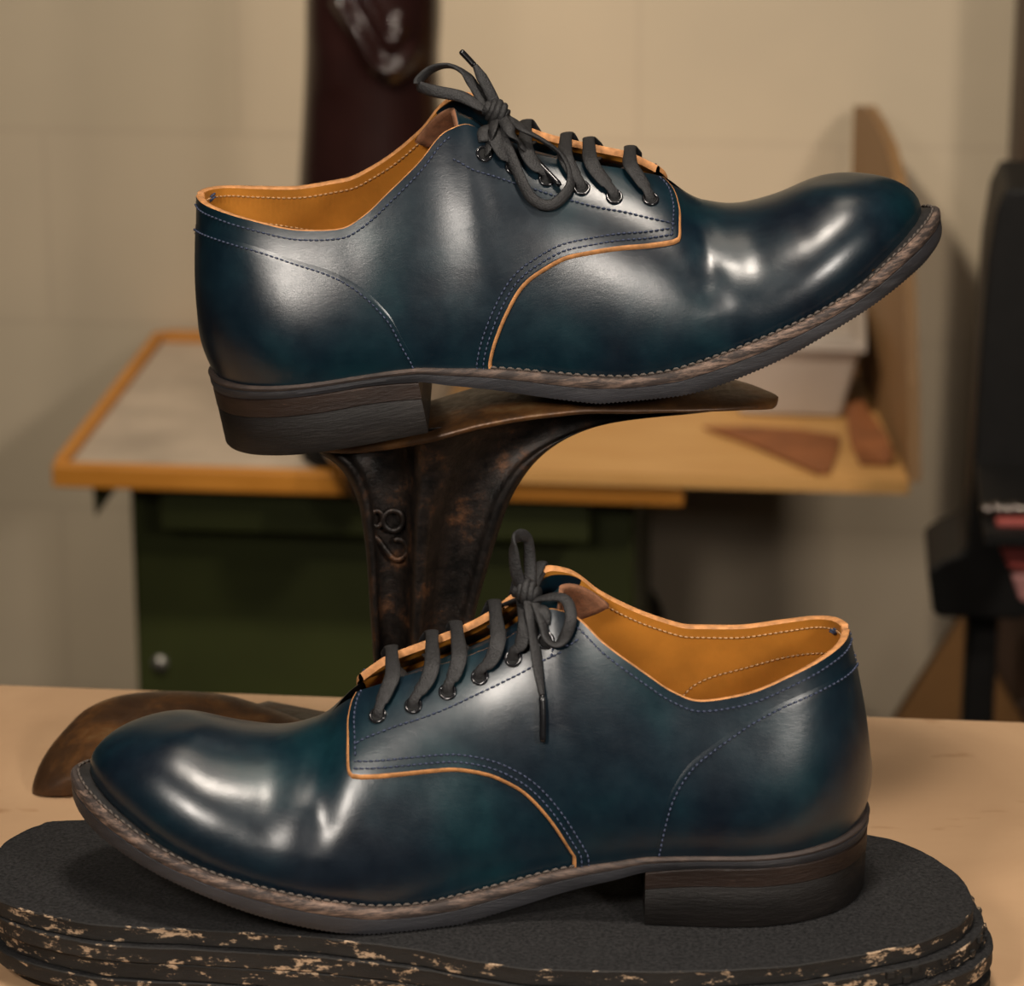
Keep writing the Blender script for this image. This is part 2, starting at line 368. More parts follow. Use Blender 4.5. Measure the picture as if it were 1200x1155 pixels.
def make_shoe(kind, mir, name, loc, rot, label, bow, tune=None):
    T = TRACE[kind]; U = Upper(tune)
    root = empty(name, loc, rot, label, 'shoe', 'pair of blue leather derby shoes')
    def Y(P):                                   # mirror for the right shoe
        P = np.array(P, float)
        if mir < 0: P[..., 1] *= -1
        return P
    def put(mb_parts, name, mats, parent=root, **k):
        """mb_parts: list of (grid, mat)"""
        mb = MB()
        for g, m in mb_parts: mb.grid(Y(g), m=m)
        return mb.build(name, mats, parent, recalc=True, merge=2e-5, **k)
    OFF = .0018
    # ---- vamp (the toe box and what runs back under the panels)
    gu = np.linspace(.33, 1, 190); gv = np.linspace(0, 1, 64)
    parts = []; Pv = []
    for sd in (1, -1):
        A, B = np.meshgrid(gu, gv, indexing='ij'); P = U.off(sd, A, B, 0, False); P[:, -1, 1] *= np.clip(np.abs(P[:, -1, 1])/.002, 0, 1); Pv.append(P)
    parts = [(P, 0) for P in toe_smooth(U, (1, -1), A, B, Pv)]
    put(parts, 'vamp', M['navy'])
    # ---- quarters with their raw front edge and rim
    for sd in (1, -1):
        pb = monotone_v(catmull(T['panel'], 110))
        c = np.linspace(0, 1, 200)
        A = pb[:, 0][None, :]*c[:, None]; B = np.repeat(pb[:, 1][None, :], len(c), 0)
        P = U.off(sd, A, B, OFF)
        P[0, :, 1] = 0
        mb = MB(); mb.grid(Y(P), m=0)
        # front edge: slanted cut of the hide
        pu, pv = pb[:, 0], pb[:, 1]
        d = np.gradient(pb, axis=0)
        base = U.off(sd, pu, pv, OFF*1.0)
        q, n = U.ptn(sd, pu, pv)
        tang = np.gradient(base, axis=0); tang /= np.linalg.norm(tang, axis=1)[:, None]
        out = np.cross(tang, n); out /= np.linalg.norm(out, axis=1)[:, None]
        out *= np.sign((out[40]*np.array([1, 0, -.4])).sum())
        e = [base, base+out*.0007-n*.0002, base+out*.0014-n*.0010, base+out*.0016-n*.0021]
        mb.grid(Y(np.stack(e, 0)), m=1)
        # rim: outer face rolls over to the lining
        ru = np.linspace(0, pb[-1, 0], 240); one = np.ones_like(ru)
        ra = U.off(sd, ru, one, OFF); rb = U.off(sd, ru, one, -.0012)
        rc = (ra*.8+rb*.2)+[0, 0, .0005]; rd = (ra*.2+rb*.8)+[0, 0, .0005]
        for r_ in (ra, rb, rc, rd): r_[0, 1] = 0
        mb.grid(Y(np.stack([ra, rc, rd, rb], 0)), m=1)
        o = mb.build('quarter', [M['navy'], M['raw']], root, recalc=True, merge=2e-5)
        # stitching along it
        st = MB()
        def seam(uvs, d=OFF+.0002, pitch=.0022, L=.0017, r=.00042, side=sd, mb=st, inside=False):
            C = catmull(uvs, 260); P = U.off(side, C[:, 0], C[:, 1], d); q, N = U.ptn(side, C[:, 0], C[:, 1])
            s = np.r_[0, np.cumsum(np.linalg.norm(np.diff(P, axis=0), axis=1))]
            x = np.arange(pitch*.5, s[-1], pitch)
            for t in x:
                k = lambda A, tt: np.array([np.interp(tt, s, A[:, j]) for j in range(3)])
                a, b = k(P, t-L/2), k(P, min(t+L/2, s[-1])); n_ = k(N, t)
                mid = (a+b)/2+n_*r*(.5 if not inside else -.5)
                mb.tube(Y([a-n_*r*.3, a*.6+b*.4+n_*r*.5 if not inside else a*.6+b*.4-n_*r*.5, a*.4+b*.6+n_*r*.5 if not inside else a*.4+b*.6-n_*r*.5, b-n_*r*.3]), [r*.5, r, r, r*.5], 5)
        def shift(uvs, dist):
            """parallel curve on the surface, dist metres to the rear/up side"""
            C = catmull(uvs, 90); q, N = U.ptn(sd, C[:, 0], C[:, 1])
            t = np.gradient(q, axis=0); t /= np.linalg.norm(t, axis=1)[:, None]
            side_ = np.cross(t, N); side_ *= np.sign((side_[45]*np.array([-1, 0, .5])).sum()); 
            for _ in range(10): side_[1:-1] = (side_[:-2]+side_[1:-1]*2+side_[2:])/4
            W = q+side_*dist; res = []
            e = .003
            for i, w_ in enumerate(W):
                u, v = C[i]
                for it in range(6):
                    p = U.pt(sd, np.array([u, min(u+e, 1), u]), np.array([v, v, min(v, 1-e)+e]))
                    J = np.stack([(p[1]-p[0])/e, (p[2]-p[0])/e], 1)
                    s_, *_ = np.linalg.lstsq(J, w_-p[0], rcond=None)
                    u = min(max(u+s_[0]*.8, 0), .999); v = min(max(v+s_[1]*.8, 0), .999)
                res.append((u, v))
            return res
        pl = T['panel']
        low = [p for p in pl if p[1] < .599]
        seam(shift(low, .0021)); seam(shift(low, .0048))
        fr = [p for p in pl if p[1] > .605]
        seam(shift(fr, .0022))
        seam(T['facing_row'])
        if T['bar']: seam(T['bar'])
        rim = [(a, .955) for a in np.linspace(0, .12, 5)]+[(.18, .945), (.25, .935), (.31, .94), (.36, .955), (.385, .962), (.40, .968)]
        seam(rim)
        st.build('stitching', M['thread'], o)
        if sd == 1: seam_fn = seam
        # inside seams of the lining
        if sd == -1 or True:
            s2 = MB()
            seam(rim[:-1], d=-.0014, mb=s2, inside=True)
            seam([(0, .80), (.08, .80), (.15, .78), (.21, .70), (.25, .60), (.27, .48)], d=-.0014, mb=s2, inside=True)
            lining_seams = s2 if sd == 1 else lining_seams
            if sd == -1: lin2 = s2
    # ---- heel counter wrapped round the back
    mb = MB(); st = MB()
    for sd in (1, -1):
        cb = catmull(T['counter'], 120)[::-1]
        c = np.linspace(0, 1, 90)
        A = cb[:, 0][None, :]*c[:, None]; B = np.repeat(cb[:, 1][None, :], 90, 0)
        # the upper part of the curve runs nearly level: spread the rows between the foot and the curve
        us = np.linspace(0, cb[:, 0].max()-.0005, 150)
        o_ = cb[np.argsort(cb[:, 0])]; vtop = np.interp(us, o_[:, 0], o_[:, 1])
        vv = np.linspace(0, 1, 50)
        A = np.repeat(us[:, None], 50, 1); B = vtop[:, None]*vv[None, :]
        edge = np.minimum(1, np.minimum((1-B/np.maximum(vtop[:, None], 1e-3))/.05, 1))
        D = OFF+.0001+.0002*np.clip(edge, 0, 1)*np.clip((us.max()-us)[:, None]/.004, 0, 1)
        P = U.off(sd, A, B, D); P[0, :, 1] = 0
        mb.grid(Y(P))
        C = [(a, max(b-.025, 0)) for a, b in T['counter']]
        C = [(max(a-.004, 0), b) for a, b in C]
        sp = catmull(C, 260); P = U.off(sd, sp[:, 0], sp[:, 1], OFF+.0006); q, N = U.ptn(sd, sp[:, 0], sp[:, 1])
        s = np.r_[0, np.cumsum(np.linalg.norm(np.diff(P, axis=0), axis=1))]
        for t in np.arange(.001, s[-1], .0022):
            k = lambda A_, tt: np.array([np.interp(tt, s, A_[:, j]) for j in range(3)])
            a, b, n_ = k(P, t-.0008), k(P, t+.0008), k(N, t)
            st.tube(Y([a-n_*.0001, (a*.6+b*.4)+n_*.0002, (a*.4+b*.6)+n_*.0002, b-n_*.0001]), [.0002, .00044, .00044, .0002], 5)
    co = mb.build('heel_counter', M['navy'], root, recalc=True, merge=2e-5)
    st.build('stitching', M['thread'], co)
    # ---- lining
    parts = []
    for sd in (1, -1):
        A, B = np.meshgrid(np.linspace(0, .648, 200), np.linspace(.03, 1, 50), indexing='ij')
        P = U.off(sd, A, B, -.0012); P[0, :, 1] = 0; parts.append((P, 0))
    li = put(parts, 'lining', M['tan'])
    for s2 in (lining_seams, lin2): pass
    s3 = MB(); s3.V = lining_seams.V+lin2.V; b = len(lining_seams.V); s3.F = lining_seams.F+[tuple(i+b for i in f) for f in lin2.F]; s3.M = [0]*len(s3.F)
    s3.build('stitching', M['thread_tan'], li)
    tk = MB(); p, n = U.ptn(-1, np.array([.075]), np.array([.955])); c_ = U.off(-1, np.array([.075]), np.array([.955]), -.0020)[0]
    for a in range(5):
        q = c_+np.array([random.uniform(-.0012, .0012), 0, random.uniform(-.0012, .0012)])
        tk.tube(Y([q-[.001, 0, .0008], q+[0, .0007, .0003], q+[.0011, 0, .0006]]), .0005, 6)
    tk.build('thread_knot', M['thread'], li)
    # ---- insole
    XL, _ = outline(1); XM, _ = outline(-1)
    def cross(dx, z_of, n=9):
        t = np.linspace(0, 1, n)[None, :, None]
        L = XL*[1, dx]; R = XM*[1, dx]
        G = L[:, None]*(1-t)+R[:, None]*t
        return np.concatenate([G, z_of(G[..., 0])[..., None]], -1)
    g = cross(.84, lambda x: zj(x)+.0015)[40:-60]
    put([(g, 0)], 'insole', M['tan'])
    # ---- tongue: arched strip under the laces, its tip standing up inside the opening
    S = np.array([(.207,.0692,.010,.0),(.198,.0765,.013,0),(.187,.0808,.016,0),(.170,.0880,.018,0),(.150,.0970,.021,0),(.137,.1050,.023,0),(.130,.1120,.024,0),(.1255,.1165,.024,0),(.122,.1200,.023,0),(.1205,.1225,.022,0)])
    S = catmull(S[:, :3], 60)
    y = np.linspace(-1, 1, 27)
    G = np.zeros((60, 27, 3)); 
    for i, (x, z, w) in enumerate(S):
        drop = .55*(w*y)**2/w*1.0
        fr = i/59
        yy = w*y*(1-.22*np.abs(y)**2)
        zz = z-.0012-np.abs(y)**1.8*w*.62
        xx = x-np.abs(y)**2*w*.10-(fr**5)*np.where(y < 0, .017*np.abs(y)**1.1, -.003*y)
        G[i, :, 0] = xx; G[i, :, 1] = yy; G[i, :, 2] = zz+.0028*np.clip((.205-x)/.02, 0, 1)*np.clip((x-.119)/.008, 0, 1)
    du = np.gradient(G, axis=0); dv = np.gradient(G, axis=1); n = np.cross(du, dv); n /= np.linalg.norm(n, axis=2)[..., None]
    n *= np.sign(n[30, 13, 2])
    H = G-n*.0022
    mb = MB(); mb.grid(Y(G), m=0); mb.grid(Y(H), m=1)
    mb.grid(Y(np.stack([G[-1], H[-1]])), m=1); mb.grid(Y(np.stack([G[:, 0], H[:, 0]])), m=1); mb.grid(Y(np.stack([G[:, -1], H[:, -1]])), m=1); mb.grid(Y(np.stack([G[0], H[0]])), m=1)
    mb.build('tongue', [M['navy'], M['suede']], root, recalc=True, merge=1e-5)
    # ---- soles
    def shell(name, prof, mat, x_to=None, parent=root, strips=None):
        """prof(X) -> list of (inset, z) rings from top inside to bottom inside"""
        loops = []
        xl, nl = outline(1); xm, nm = outline(-1)
        if x_to is not None:
            k1 = int((xl[:NO, 0] <= x_to).sum()); k2 = int((xm[:, 0] <= x_to).sum())
            il = np.linspace(0, k1-1, 150); 
            f = lambda A, n_: np.stack([np.interp(np.linspace(0, n_-1, 150), np.arange(n_), A[:n_, j]) for j in range(A.shape[1])], 1)
            xl, nl, xm, nm = f(xl, k1), f(nl, k1), f(xm, k2), f(nm, k2)
            xl[-1, 0] = xm[-1, 0] = x_to
        X = np.vstack([xl[::-1], xm[1:]]); Nn = np.vstack([nl[::-1], nm[1:]])
        if x_to is None: X = X[:-1]; Nn = Nn[:-1]
        rings = []
        for ins, z in prof(X):
            rings.append(np.column_stack([X-Nn*np.asarray(ins).reshape(-1, 1), z]))
        R = np.stack(rings, 0)
        n = R.shape[1]; mb = MB()
        if x_to is None: mb.grid(Y(R), close_v=True)
        else: mb.grid(Y(R))
        if strips: mb.M = [strips[i//n] if i//n < len(strips) else 0 for i in range(len(mb.M))]
        # caps top and bottom: strips across between the two sides
        for ring in (R[0], R[-1]):
            h = len(xl)
            a = ring[:h][::-1]; b = ring[h-1:] if x_to is not None else np.vstack([ring[h-1:], ring[:1]])
            m_ = min(len(a), len(b)); t = np.linspace(0, 1, 7)[None, :, None]
            mb.grid(Y(a[:m_, None]*(1-t)+b[:m_, None]*t))
        if x_to is not None:                    # breast face
            a = R[:, 0]; b = R[:, -1]; t = np.linspace(0, 1, 7)[None, :, None]
            mb.grid(Y(a[:, None]*(1-t)+b[:, None]*t))
        return mb.build(name, mat, parent, recalc=True, merge=3e-5, auto=42)
    thick = lambda x: zj(x)-zb(x)
    fw = .40
    def p_welt(X):
        x = X[:, 0]; t = zj(x); b = t-thick(x)*fw
        return [(.014, t), (.0036, t-.0003), (.0009, t-.0002), (.0002, t-.0009), (.0, (t+b)/2), (.0002, b+.0006), (.0006, b)]
    we = shell('welt', p_welt, [M['welt'], M['welt_dark']], strips=[1, 0, 0, 0, 0, 0])
    st = MB()
    for sd in (1, -1):
        X, N = outline(sd); sel = X[:, 0] > .095; X = X[sel]; N = N[sel]
        P = np.column_stack([X-N*.0030, zj(X[:, 0])+.0001]); s = np.r_[0, np.cumsum(np.linalg.norm(np.diff(P, axis=0), axis=1))]
        for t in np.arange(0, s[-1]-.003, .0034):
            a = np.array([np.interp(t, s, P[:, j]) for j in range(3)]); b = np.array([np.interp(t+.0028, s, P[:, j]) for j in range(3)])
            st.tube(Y([a-[0,0,.0002], a*.7+b*.3+[0,0,.0002], a*.3+b*.7+[0,0,.0002], b-[0,0,.0002]]), [.0003, .00055, .00055, .0003], 6)
    st.build('welt_stitching', M['thread_welt'], we)
    def p_out(X):
        x = X[:, 0]; t = zj(x)-thick(x)*fw; b = zb(x)
        tooth = np.where(np.arange(len(x)) % 2 == 0, .00055, 0)*np.clip((x-.135)/.01, 0, 1)
        return [(.010, t), (.0008, t), (.0003, t-.0004), (.0003, (t+b)/2), (.0006, b+.0013), (.0010, b+.0002+tooth), (.0022, b+.0002+tooth), (.0045, b+.0003)]
    shell('outsole', p_out, M['rubber'])
    HB = .0885
    def p_stack(X):
        x = X[:, 0]; t = zb(x); b = t-.0078*np.clip(1-(x-.05)*2.2, .75, 1)
        return [(.01, t), (.0012, t-.0001), (.0007, t-.0006), (.0008, b+.0004), (.0012, b)]
    shell('heel_stack', p_stack, M['stack'], x_to=HB)
    def p_lift(X):
        x = X[:, 0]; t = zb(x)-.0078*np.clip(1-(x-.05)*2.2, .75, 1); z0 = np.zeros_like(x)
        k = .0022*np.clip((x-.07)/.0185, 0, 1)**3
        return [(.01, t), (.0014, t), (.0010, t-.0005), (.0011, t*.5), (.0012, z0+.0008), (.0016, z0+.0002), (.004, z0)]
    shell('heel_lift', p_lift, M['lift'], x_to=HB)
    # ---- eyelets
    for sd in (1, -1):
        for (u, v) in T['eyelets']:
            n = U.ptn(sd, np.array([u]), np.array([v]))[1][0]; p = U.off(sd, np.array([u]), np.array([v]), OFF+.0004)[0]
            a = np.cross(n, [0, 0, 1.]); a /= np.linalg.norm(a); b = np.cross(n, a)
            mb = MB(); t = np.linspace(0, 2*pi, 24, endpoint=False)
            ring = p+np.outer(np.cos(t), a)*.0029+np.outer(np.sin(t), b)*.0029
            mb.tube(Y(ring), .00062, 8, closed=True, m=0)
            disc = [p-n*.0001+a*.0028*cos(q)+b*.0028*sin(q) for q in t]  # flat black disc closes the ring, the shade of the hole put into its colour
            mb.add(Y(disc), [tuple(range(24))], 1)
            mb.build('eyelet', [M['eyelet'], M['hole_shade']], root)
    # ---- laces
    E = T['eyelets']; lace = MB()
    def flat(path, nrm=None, w=.0023, r=.00075, n=70, twist=0, mb=lace, taper=True):
        P = catmull(path, n)
        if nrm is None:
            ctr = np.array([.15, 0, .06]); N = P-ctr
        else: N = catmull(nrm, n)
        if len(N) != n: N = catmull(N, n)
        N = N/np.linalg.norm(N, axis=1)[:, None]
        if twist is not None and np.any(twist):
            Tn = np.gradient(P, axis=0); Tn /= np.linalg.norm(Tn, axis=1)[:, None]
            B = np.cross(Tn, N); a = np.interp(np.linspace(0, 1, n), np.linspace(0, 1, len(twist)), twist)[:, None]
            N = N*np.cos(a)+B*np.sin(a)
        Pm = Y(P); Nm = Y(N)
        mb.tube(Pm, r, 12, w=w, nrm=Nm)
    ip = lambda sd, u, v, d: U.off(sd, np.array([u]), np.array([v]), d)[0]
    nn = lambda sd, u, v: U.ptn(sd, np.array([u]), np.array([v]))[1][0]
    for i, (u, v) in enumerate(E[:-1] if True else E):
        jit = [.003, -.004, .002, -.003, .003, 0][i]
        near, far = 1, -1
        # top strand: from the outer eyelet, over both edges
        a0 = ip(1, u, v-.012, -.0006+OFF); a1 = ip(1, u-.002, v+.02, OFF+.0018); a2 = ip(1, u-.015+jit, .905, OFF+.0030)
        a3 = ip(1, u-.025+jit, .985, OFF+.0034); b3 = ip(-1, u-.022+jit*1.5, .985, OFF+.0026); b2 = ip(-1, u-.012+jit, .93, OFF+.0024); b1 = ip(-1, u-.010, v+.02, OFF+.0018); b0 = ip(-1, u, v-.01, OFF-.0006)
        mid = (a3+b3)/2+[0, 0, .0012]
        N = [nn(1, u, v), nn(1, u, v), nn(1, u, .9), nn(1, u, .97)*.6+np.array([0, 0, .5]), [0, 0, 1], nn(-1, u, .97)*.6+np.array([0, 0, .5]), nn(-1, u, .93), nn(-1, u, v), nn(-1, u, v)]
        P = [a0, a1, a2, a3, mid, b3, b2, b1, b0]
        flat(P, N, w=[.0021]*8+list(.0028+.0003*np.sin(np.linspace(0, 9, 62))), twist=[0, .25, -.2, .25, 0])
        # the strand that dives back under towards the next pair
        un, vn = E[i+1]
        c0 = ip(1, un+.002, .93, -.0015); c1 = ip(1, un+.005, .985, -.0022); c2 = ip(-1, u-.012, .99, -.0006); c3 = ip(-1, u-.006, .95, OFF+.0016)
        c2 = ip(-1, u-.012, .97, -.0030); flat([c1-[0, 0, .0015], (c1+c2)/2+[0, 0, .0006], c2], [[0, .2, 1], [0, 0, 1], [0, -.2, 1]], w=.0021, n=30)
    Bw = {k: np.array(v)*MM for k, v in bow.items()}
    flat(Bw['toeye'], None, w=.0022, n=40)
    e = Bw['toeye'][-1]; kn = Bw['knot'][0]
    # mirror strand on the inner side, from the knot down to the last inner eyelet
    u, v = E[-1]; flat([kn+[-.001, -.002, -.001], ip(-1, u-.004, .97, OFF+.003), ip(-1, u-.002, v+.03, OFF+.002), ip(-1, u, v-.01, OFF-.0006)], None, n=40)
    flat([ip(1, u, .93, OFF+.0012), ip(1, u, 1, .0035), kn-[0, 0, .004], ip(-1, u, 1, .0035), ip(-1, u, .95, OFF+.001)], [[0, .4, 1], [0, .2, 1], [0, 0, 1], [0, -.2, 1], [0, -.4, 1]], n=40)
    lace_o = lace.build('lace', M['lace'], root, recalc=True)
    bo = MB()
    tw = {'low': [.2, 1.3, 1.5, 1.2, .5, 0], 'up': [0, .9, 1.2, .6, .2, 0]}[kind]
    flat(Bw['loopA'], None, w=.0025, r=.0010, n=120, mb=bo, twist=tw)
    flat(Bw['loopB'], None, w=.0023, r=.0010, n=120, mb=bo, twist=[0, .5, .6, .4, .2, 0])
    flat(Bw['endA'], None, w=[.0024]*50+list(np.linspace(.0024, .0012, 20)), r=[.0009]*50+list(np.linspace(.0009, .0011, 20)), mb=bo)
    flat(Bw['endB'], None, w=[.0024]*50+list(np.linspace(.0024, .0012, 20)), r=[.0009]*50+list(np.linspace(.0009, .0011, 20)), mb=bo)
    # knot: a wrapped band round a core
    ax = Bw['loopA'][1]-Bw['loopB'][1]; ax = ax/np.linalg.norm(ax)
    k0 = kn; s1 = np.cross(ax, [0, 1, 0]); s1 /= np.linalg.norm(s1); s2_ = np.cross(ax, s1)
    t = np.linspace(0, 2*pi, 28, endpoint=False)
    for dz, rr, tt in ((0, .0040, .0016), (.0022, .0036, .0013), (-.0024, .0037, .0014)):
        ring = k0+ax*dz+np.outer(np.cos(t), s1)*rr+np.outer(np.sin(t), s2_)*rr*.85
        ring += np.outer(np.sin(t), ax)*.0010
        bo.tube(Y(ring), tt, 10, closed=True)
    core = [k0-ax*.0050, k0, k0+ax*.0050]; bo.tube(Y(catmull(core, 10)), .0032, 12)
    b_o = bo.build('lace_bow', M['lace'], root, recalc=True)
    for kx in ('tipA', 'tipB'):
        mb = MB(); P = catmull(Bw[kx], 14); mb.tube(Y(P), [.0009]+[.00125]*12+[.0009], 12)
        mb.build('lace_tip', M['aglet'], b_o)
    return root
BOW_LOW = dict(
  loopA=[(131.5, 4.0, 115.8), (134.7, 4.0, 120.6), (137.3, 5.0, 130.9), (138.0, 4.0, 140.4), (136.7, 0.0, 141.4), (134.4, -3.0, 140.7), (132.5, -5.0, 138.0), (131.8, -4.0, 129.4), (131.5, 0.0, 120.6), (130.8, 2.0, 115.1)],
  loopB=[(131.5, 6.0, 117.3), (126.4, 9.0, 120.1), (121.0, 12.0, 121.5), (117.8, 15.0, 120.5), (116.6, 20.3, 116.0), (118.8, 21.7, 109.4), (122.6, 21.3, 105.8), (125.8, 19.2, 107.8), (127.4, 16.1, 113.4), (129.6, 10.0, 118.0)],
  endA=[(132.2, 9.0, 118.3), (131.6, 14.1, 114.8), (130.3, 17.5, 106.5), (129.0, 22.1, 98.0), (128.1, 25.0, 92.2), (127.4, 27.2, 88.0)],
  tipA=[(127.4, 27.2, 88.3), (127.1, 30.0, 80.5), (127.1, 32.7, 71.3)],
  endB=[(132.8, -4.0, 115.7), (138.6, -9.0, 111.8), (143.5, -14.0, 106.8), (146.5, -20.0, 97.6), (148.6, -26.0, 86.5)],
  tipB=[(148.6, -26.0, 86.5), (149.3, -29.0, 80.0), (150.0, -31.0, 73.9)],
  toeye=[(130.2, 8.0, 115.9), (127.7, 15.3, 113.1), (125.8, 18.1, 108.1), (125.5, 16.8, 105.2)],
  knot=[(133.1, 4.0, 120.6)])
BOW_UP = dict(
  loopA=[(136.6, 4.0, 118.2), (132.1, 4.0, 120.7), (124.0, 2.0, 126.3), (114.1, 0.0, 129.8), (108.2, -3.0, 132.2), (108.2, -4.0, 134.5), (114.1, -5.0, 138.0), (121.2, -4.0, 138.4), (126.9, -2.0, 134.9), (130.1, 0.0, 129.1), (133.1, 2.0, 122.6), (136.9, 3.0, 118.3)],
  endB=[(138.0, 4.0, 118.3), (135.9, 3.0, 126.5), (133.6, 1.0, 132.9), (131.9, -1.0, 137.1)],
  tipB=[(131.8, -1.0, 136.9), (129.6, -2.0, 140.2), (127.1, -3.0, 143.7)],
  loopB=[(138.5, 6.0, 117.2), (142.8, 8.0, 114.0), (147.7, 14.2, 110.5), (155.0, 14.3, 104.3), (160.8, 13.8, 97.6), (163.0, 17.6, 91.6), (161.4, 22.6, 86.0), (155.8, 25.8, 82.0), (150.9, 26.3, 81.5), (146.0, 25.8, 85.2), (143.1, 23.1, 92.1), (141.0, 18.6, 100.0), (138.9, 14.1, 107.8), (137.8, 8.0, 115.2)],
  endA=[(139.1, 8.0, 116.4), (141.7, 15.3, 111.8), (144.8, 13.9, 105.4), (148.1, 13.1, 100.4), (149.7, 14.8, 98.0)],
  tipA=[(149.6, 14.5, 98.1), (153.7, 18.0, 93.0), (157.9, 22.2, 87.6)],
  toeye=[(136.6, 6.0, 116.4), (135.0, 13.3, 113.3), (132.8, 14.1, 108.2), (131.2, 16.2, 105.4), (130.4, 15.4, 103.6)],
  knot=[(137.2, 5.0, 118.1)])
TBL = CAM.z-.5636
# ---------------------------------------------------------------- the two shoes
make_shoe('low', 1, 'derby_shoe', cw(.1386, 1.135, -.5274), (0, 0, PSI+pi), 'navy leather derby shoe, toe to the left, standing on the stacked black rubber soles', BOW_LOW)
make_shoe('up', -1, 'derby_shoe', cw(-.1210, 1.275, -.3910), (0, -radians(10), PSI), 'navy leather derby shoe, toe raised to the right, perched on the iron cobbler stand', BOW_UP)
# ---------------------------------------------------------------- stack of rubber sole sheets
def sheet_top():
    m, nt, p = newmat('black_rubber_sheet'); v = coords(nt)
    f = noise(nt, v, 700, 6, .7); c = ramp(nt, f, [(.35, (.003, .003, .0032)), (.66, (.026, .025, .0255))])
    fl = ramp(nt, noise(nt, v, 95, 2, .5), [(.80, (0,0,0)), (.82, (1,1,1))])
    c = mixc(nt, fl, c, (.2, .14, .09)); nt.links.new(c, p.inputs['Base Color']); p.inputs['Roughness'].default_value = .8; p.inputs['Specular IOR Level'].default_value = .25
    nt.links.new(bump(nt, f, .8, .0006), p.inputs['Normal']); return m
M['sheet'] = sheet_top()
M['sheet_edge'] = sole_edge('chipped_rubber_edge', (.011, .010, .009), (.40, .28, .18), .56, .61, .7, 170, (.55, .55, 1.3))
SH = [(-205.5,1164),(-201,1177),(-193,1187),(-178.6,1193),(-100,1195),(0,1192),(95,1193),(125,1187),(144.9,1177.8),(155.6,1171.9),(165.4,1159.6),(173.5,1144.3),(177,1130.1),(177.5,1117),(175.6,1105.7),(166.7,1092.3),(151.6,1079.9),(123.9,1067.8),(96.7,1059.4),(57.3,1055.9),(27.3,1056.6),(3.8,1058.7),(-19.9,1067.1),(-37.8,1074.9),(-62,1081.4),(-80.2,1085.7),(-102.9,1088.6),(-125.7,1091.6),(-148.5,1093.8),(-166.2,1098.2),(-184.3,1107.2),(-197,1116),(-206,1130),(-209,1148)]
SHL = ['black rubber sole sheet on top of the stack, under the lower shoe', 'black rubber sole sheet with checkered edge, second from the top of the stack', 'black rubber sole sheet, third from the top of the stack', 'black rubber sole sheet, fourth down, next to the bottom of the stack', 'black rubber sole sheet at the bottom of the stack, on the workbench']
for k in range(5):
    S_ = catmull(np.array(SH), 260, closed=True)
    cx, cy = -15, 1130
    dx, dy, sc = [(0,0,1), (3.2,-2.0,1.004), (6.5,-3,1.006), (3,-1,1.0), (8,2,1.0)][k]
    a = [0, .004, -.010, .012, -.004][k]
    S_ = S_-[cx, cy]; S_ = np.stack([S_[:,0]*cos(a)-S_[:,1]*sin(a), S_[:,0]*sin(a)+S_[:,1]*cos(a)], 1)*sc+[cx+dx, cy+dy]
    t = np.gradient(S_, axis=0); t /= np.linalg.norm(t, axis=1)[:, None]; n = np.stack([-t[:,1], t[:,0]], 1)
    ctr = S_.mean(0); n *= np.sign(((S_-ctr)*n).sum(1))[:, None]
    z1 = -527.6-k*7.2; z0 = z1-7.0
    wav = .35*np.sin(np.arange(260)*.9)+.35*np.array([random.uniform(-1, 1) for _ in range(260)])
    rows = [(6, z1), (.5, z1-.05), (0, z1-.5), (.3, z1-2.5), (.1, z0+2), (.2, z0+.5), (.8, z0), (6, z0)]
    G = []
    for j, (ins, z) in enumerate(rows):
        q = S_-n*ins+n*(wav*.5)[:, None]*(0 if j in (0, 7) else 1); G.append([tuple(cw(x*MM, y*MM, z*MM)) for x, y in q])
    mb = MB(); mb.grid(np.array(G), close_v=True)
    mb.M = [0 if (i//260) in (0,) else 1 for i in range(len(mb.F))]
    nT = len(mb.V); mb.F.append(tuple(range(260))); mb.M.append(0); mb.F.append(tuple(range(nT-260, nT))); mb.M.append(0)
    if k == 1:   # diamond tread running round the rim of the second sheet
        for i in range(150):
            j = int(i*260/150); x, y = S_[j]+n[j]*.25; tx, ty = t[j]
            for r_ in range(2):
                c0 = -n[j]*.0; zc = z1-1.7-3.2*r_-(.8 if (i+r_) % 2 else 0)
                if (i+r_) % 2 or x < 10: continue
                p = [(x-tx*1.5, y-ty*1.5, zc-1.2), (x+tx*1.5, y+ty*1.5, zc-1.2), (x+tx*1.5, y+ty*1.5, zc+1.2), (x-tx*1.5, y-ty*1.5, zc+1.2)]
                o_ = n[j]*.7
                q = [cw((a_-n[j][0]*.6)*MM, (b_-n[j][1]*.6)*MM, c_*MM) for a_, b_, c_ in p]
                q2 = [cw((a_+o_[0])*MM, (b_+o_[1])*MM, c_*MM) for a_, b_, c_ in p]
                mb.add(q+q2, [(4,5,6,7),(0,1,5,4),(1,2,6,5),(2,3,7,6),(3,0,4,7)], 1)
    o = mb.build('rubber_sole_sheet', [M['sheet'], M['sheet_edge']], None, recalc=True, auto=40)
    tag(o, SHL[k], 'rubber sheet', 'stacked rubber sole sheets')
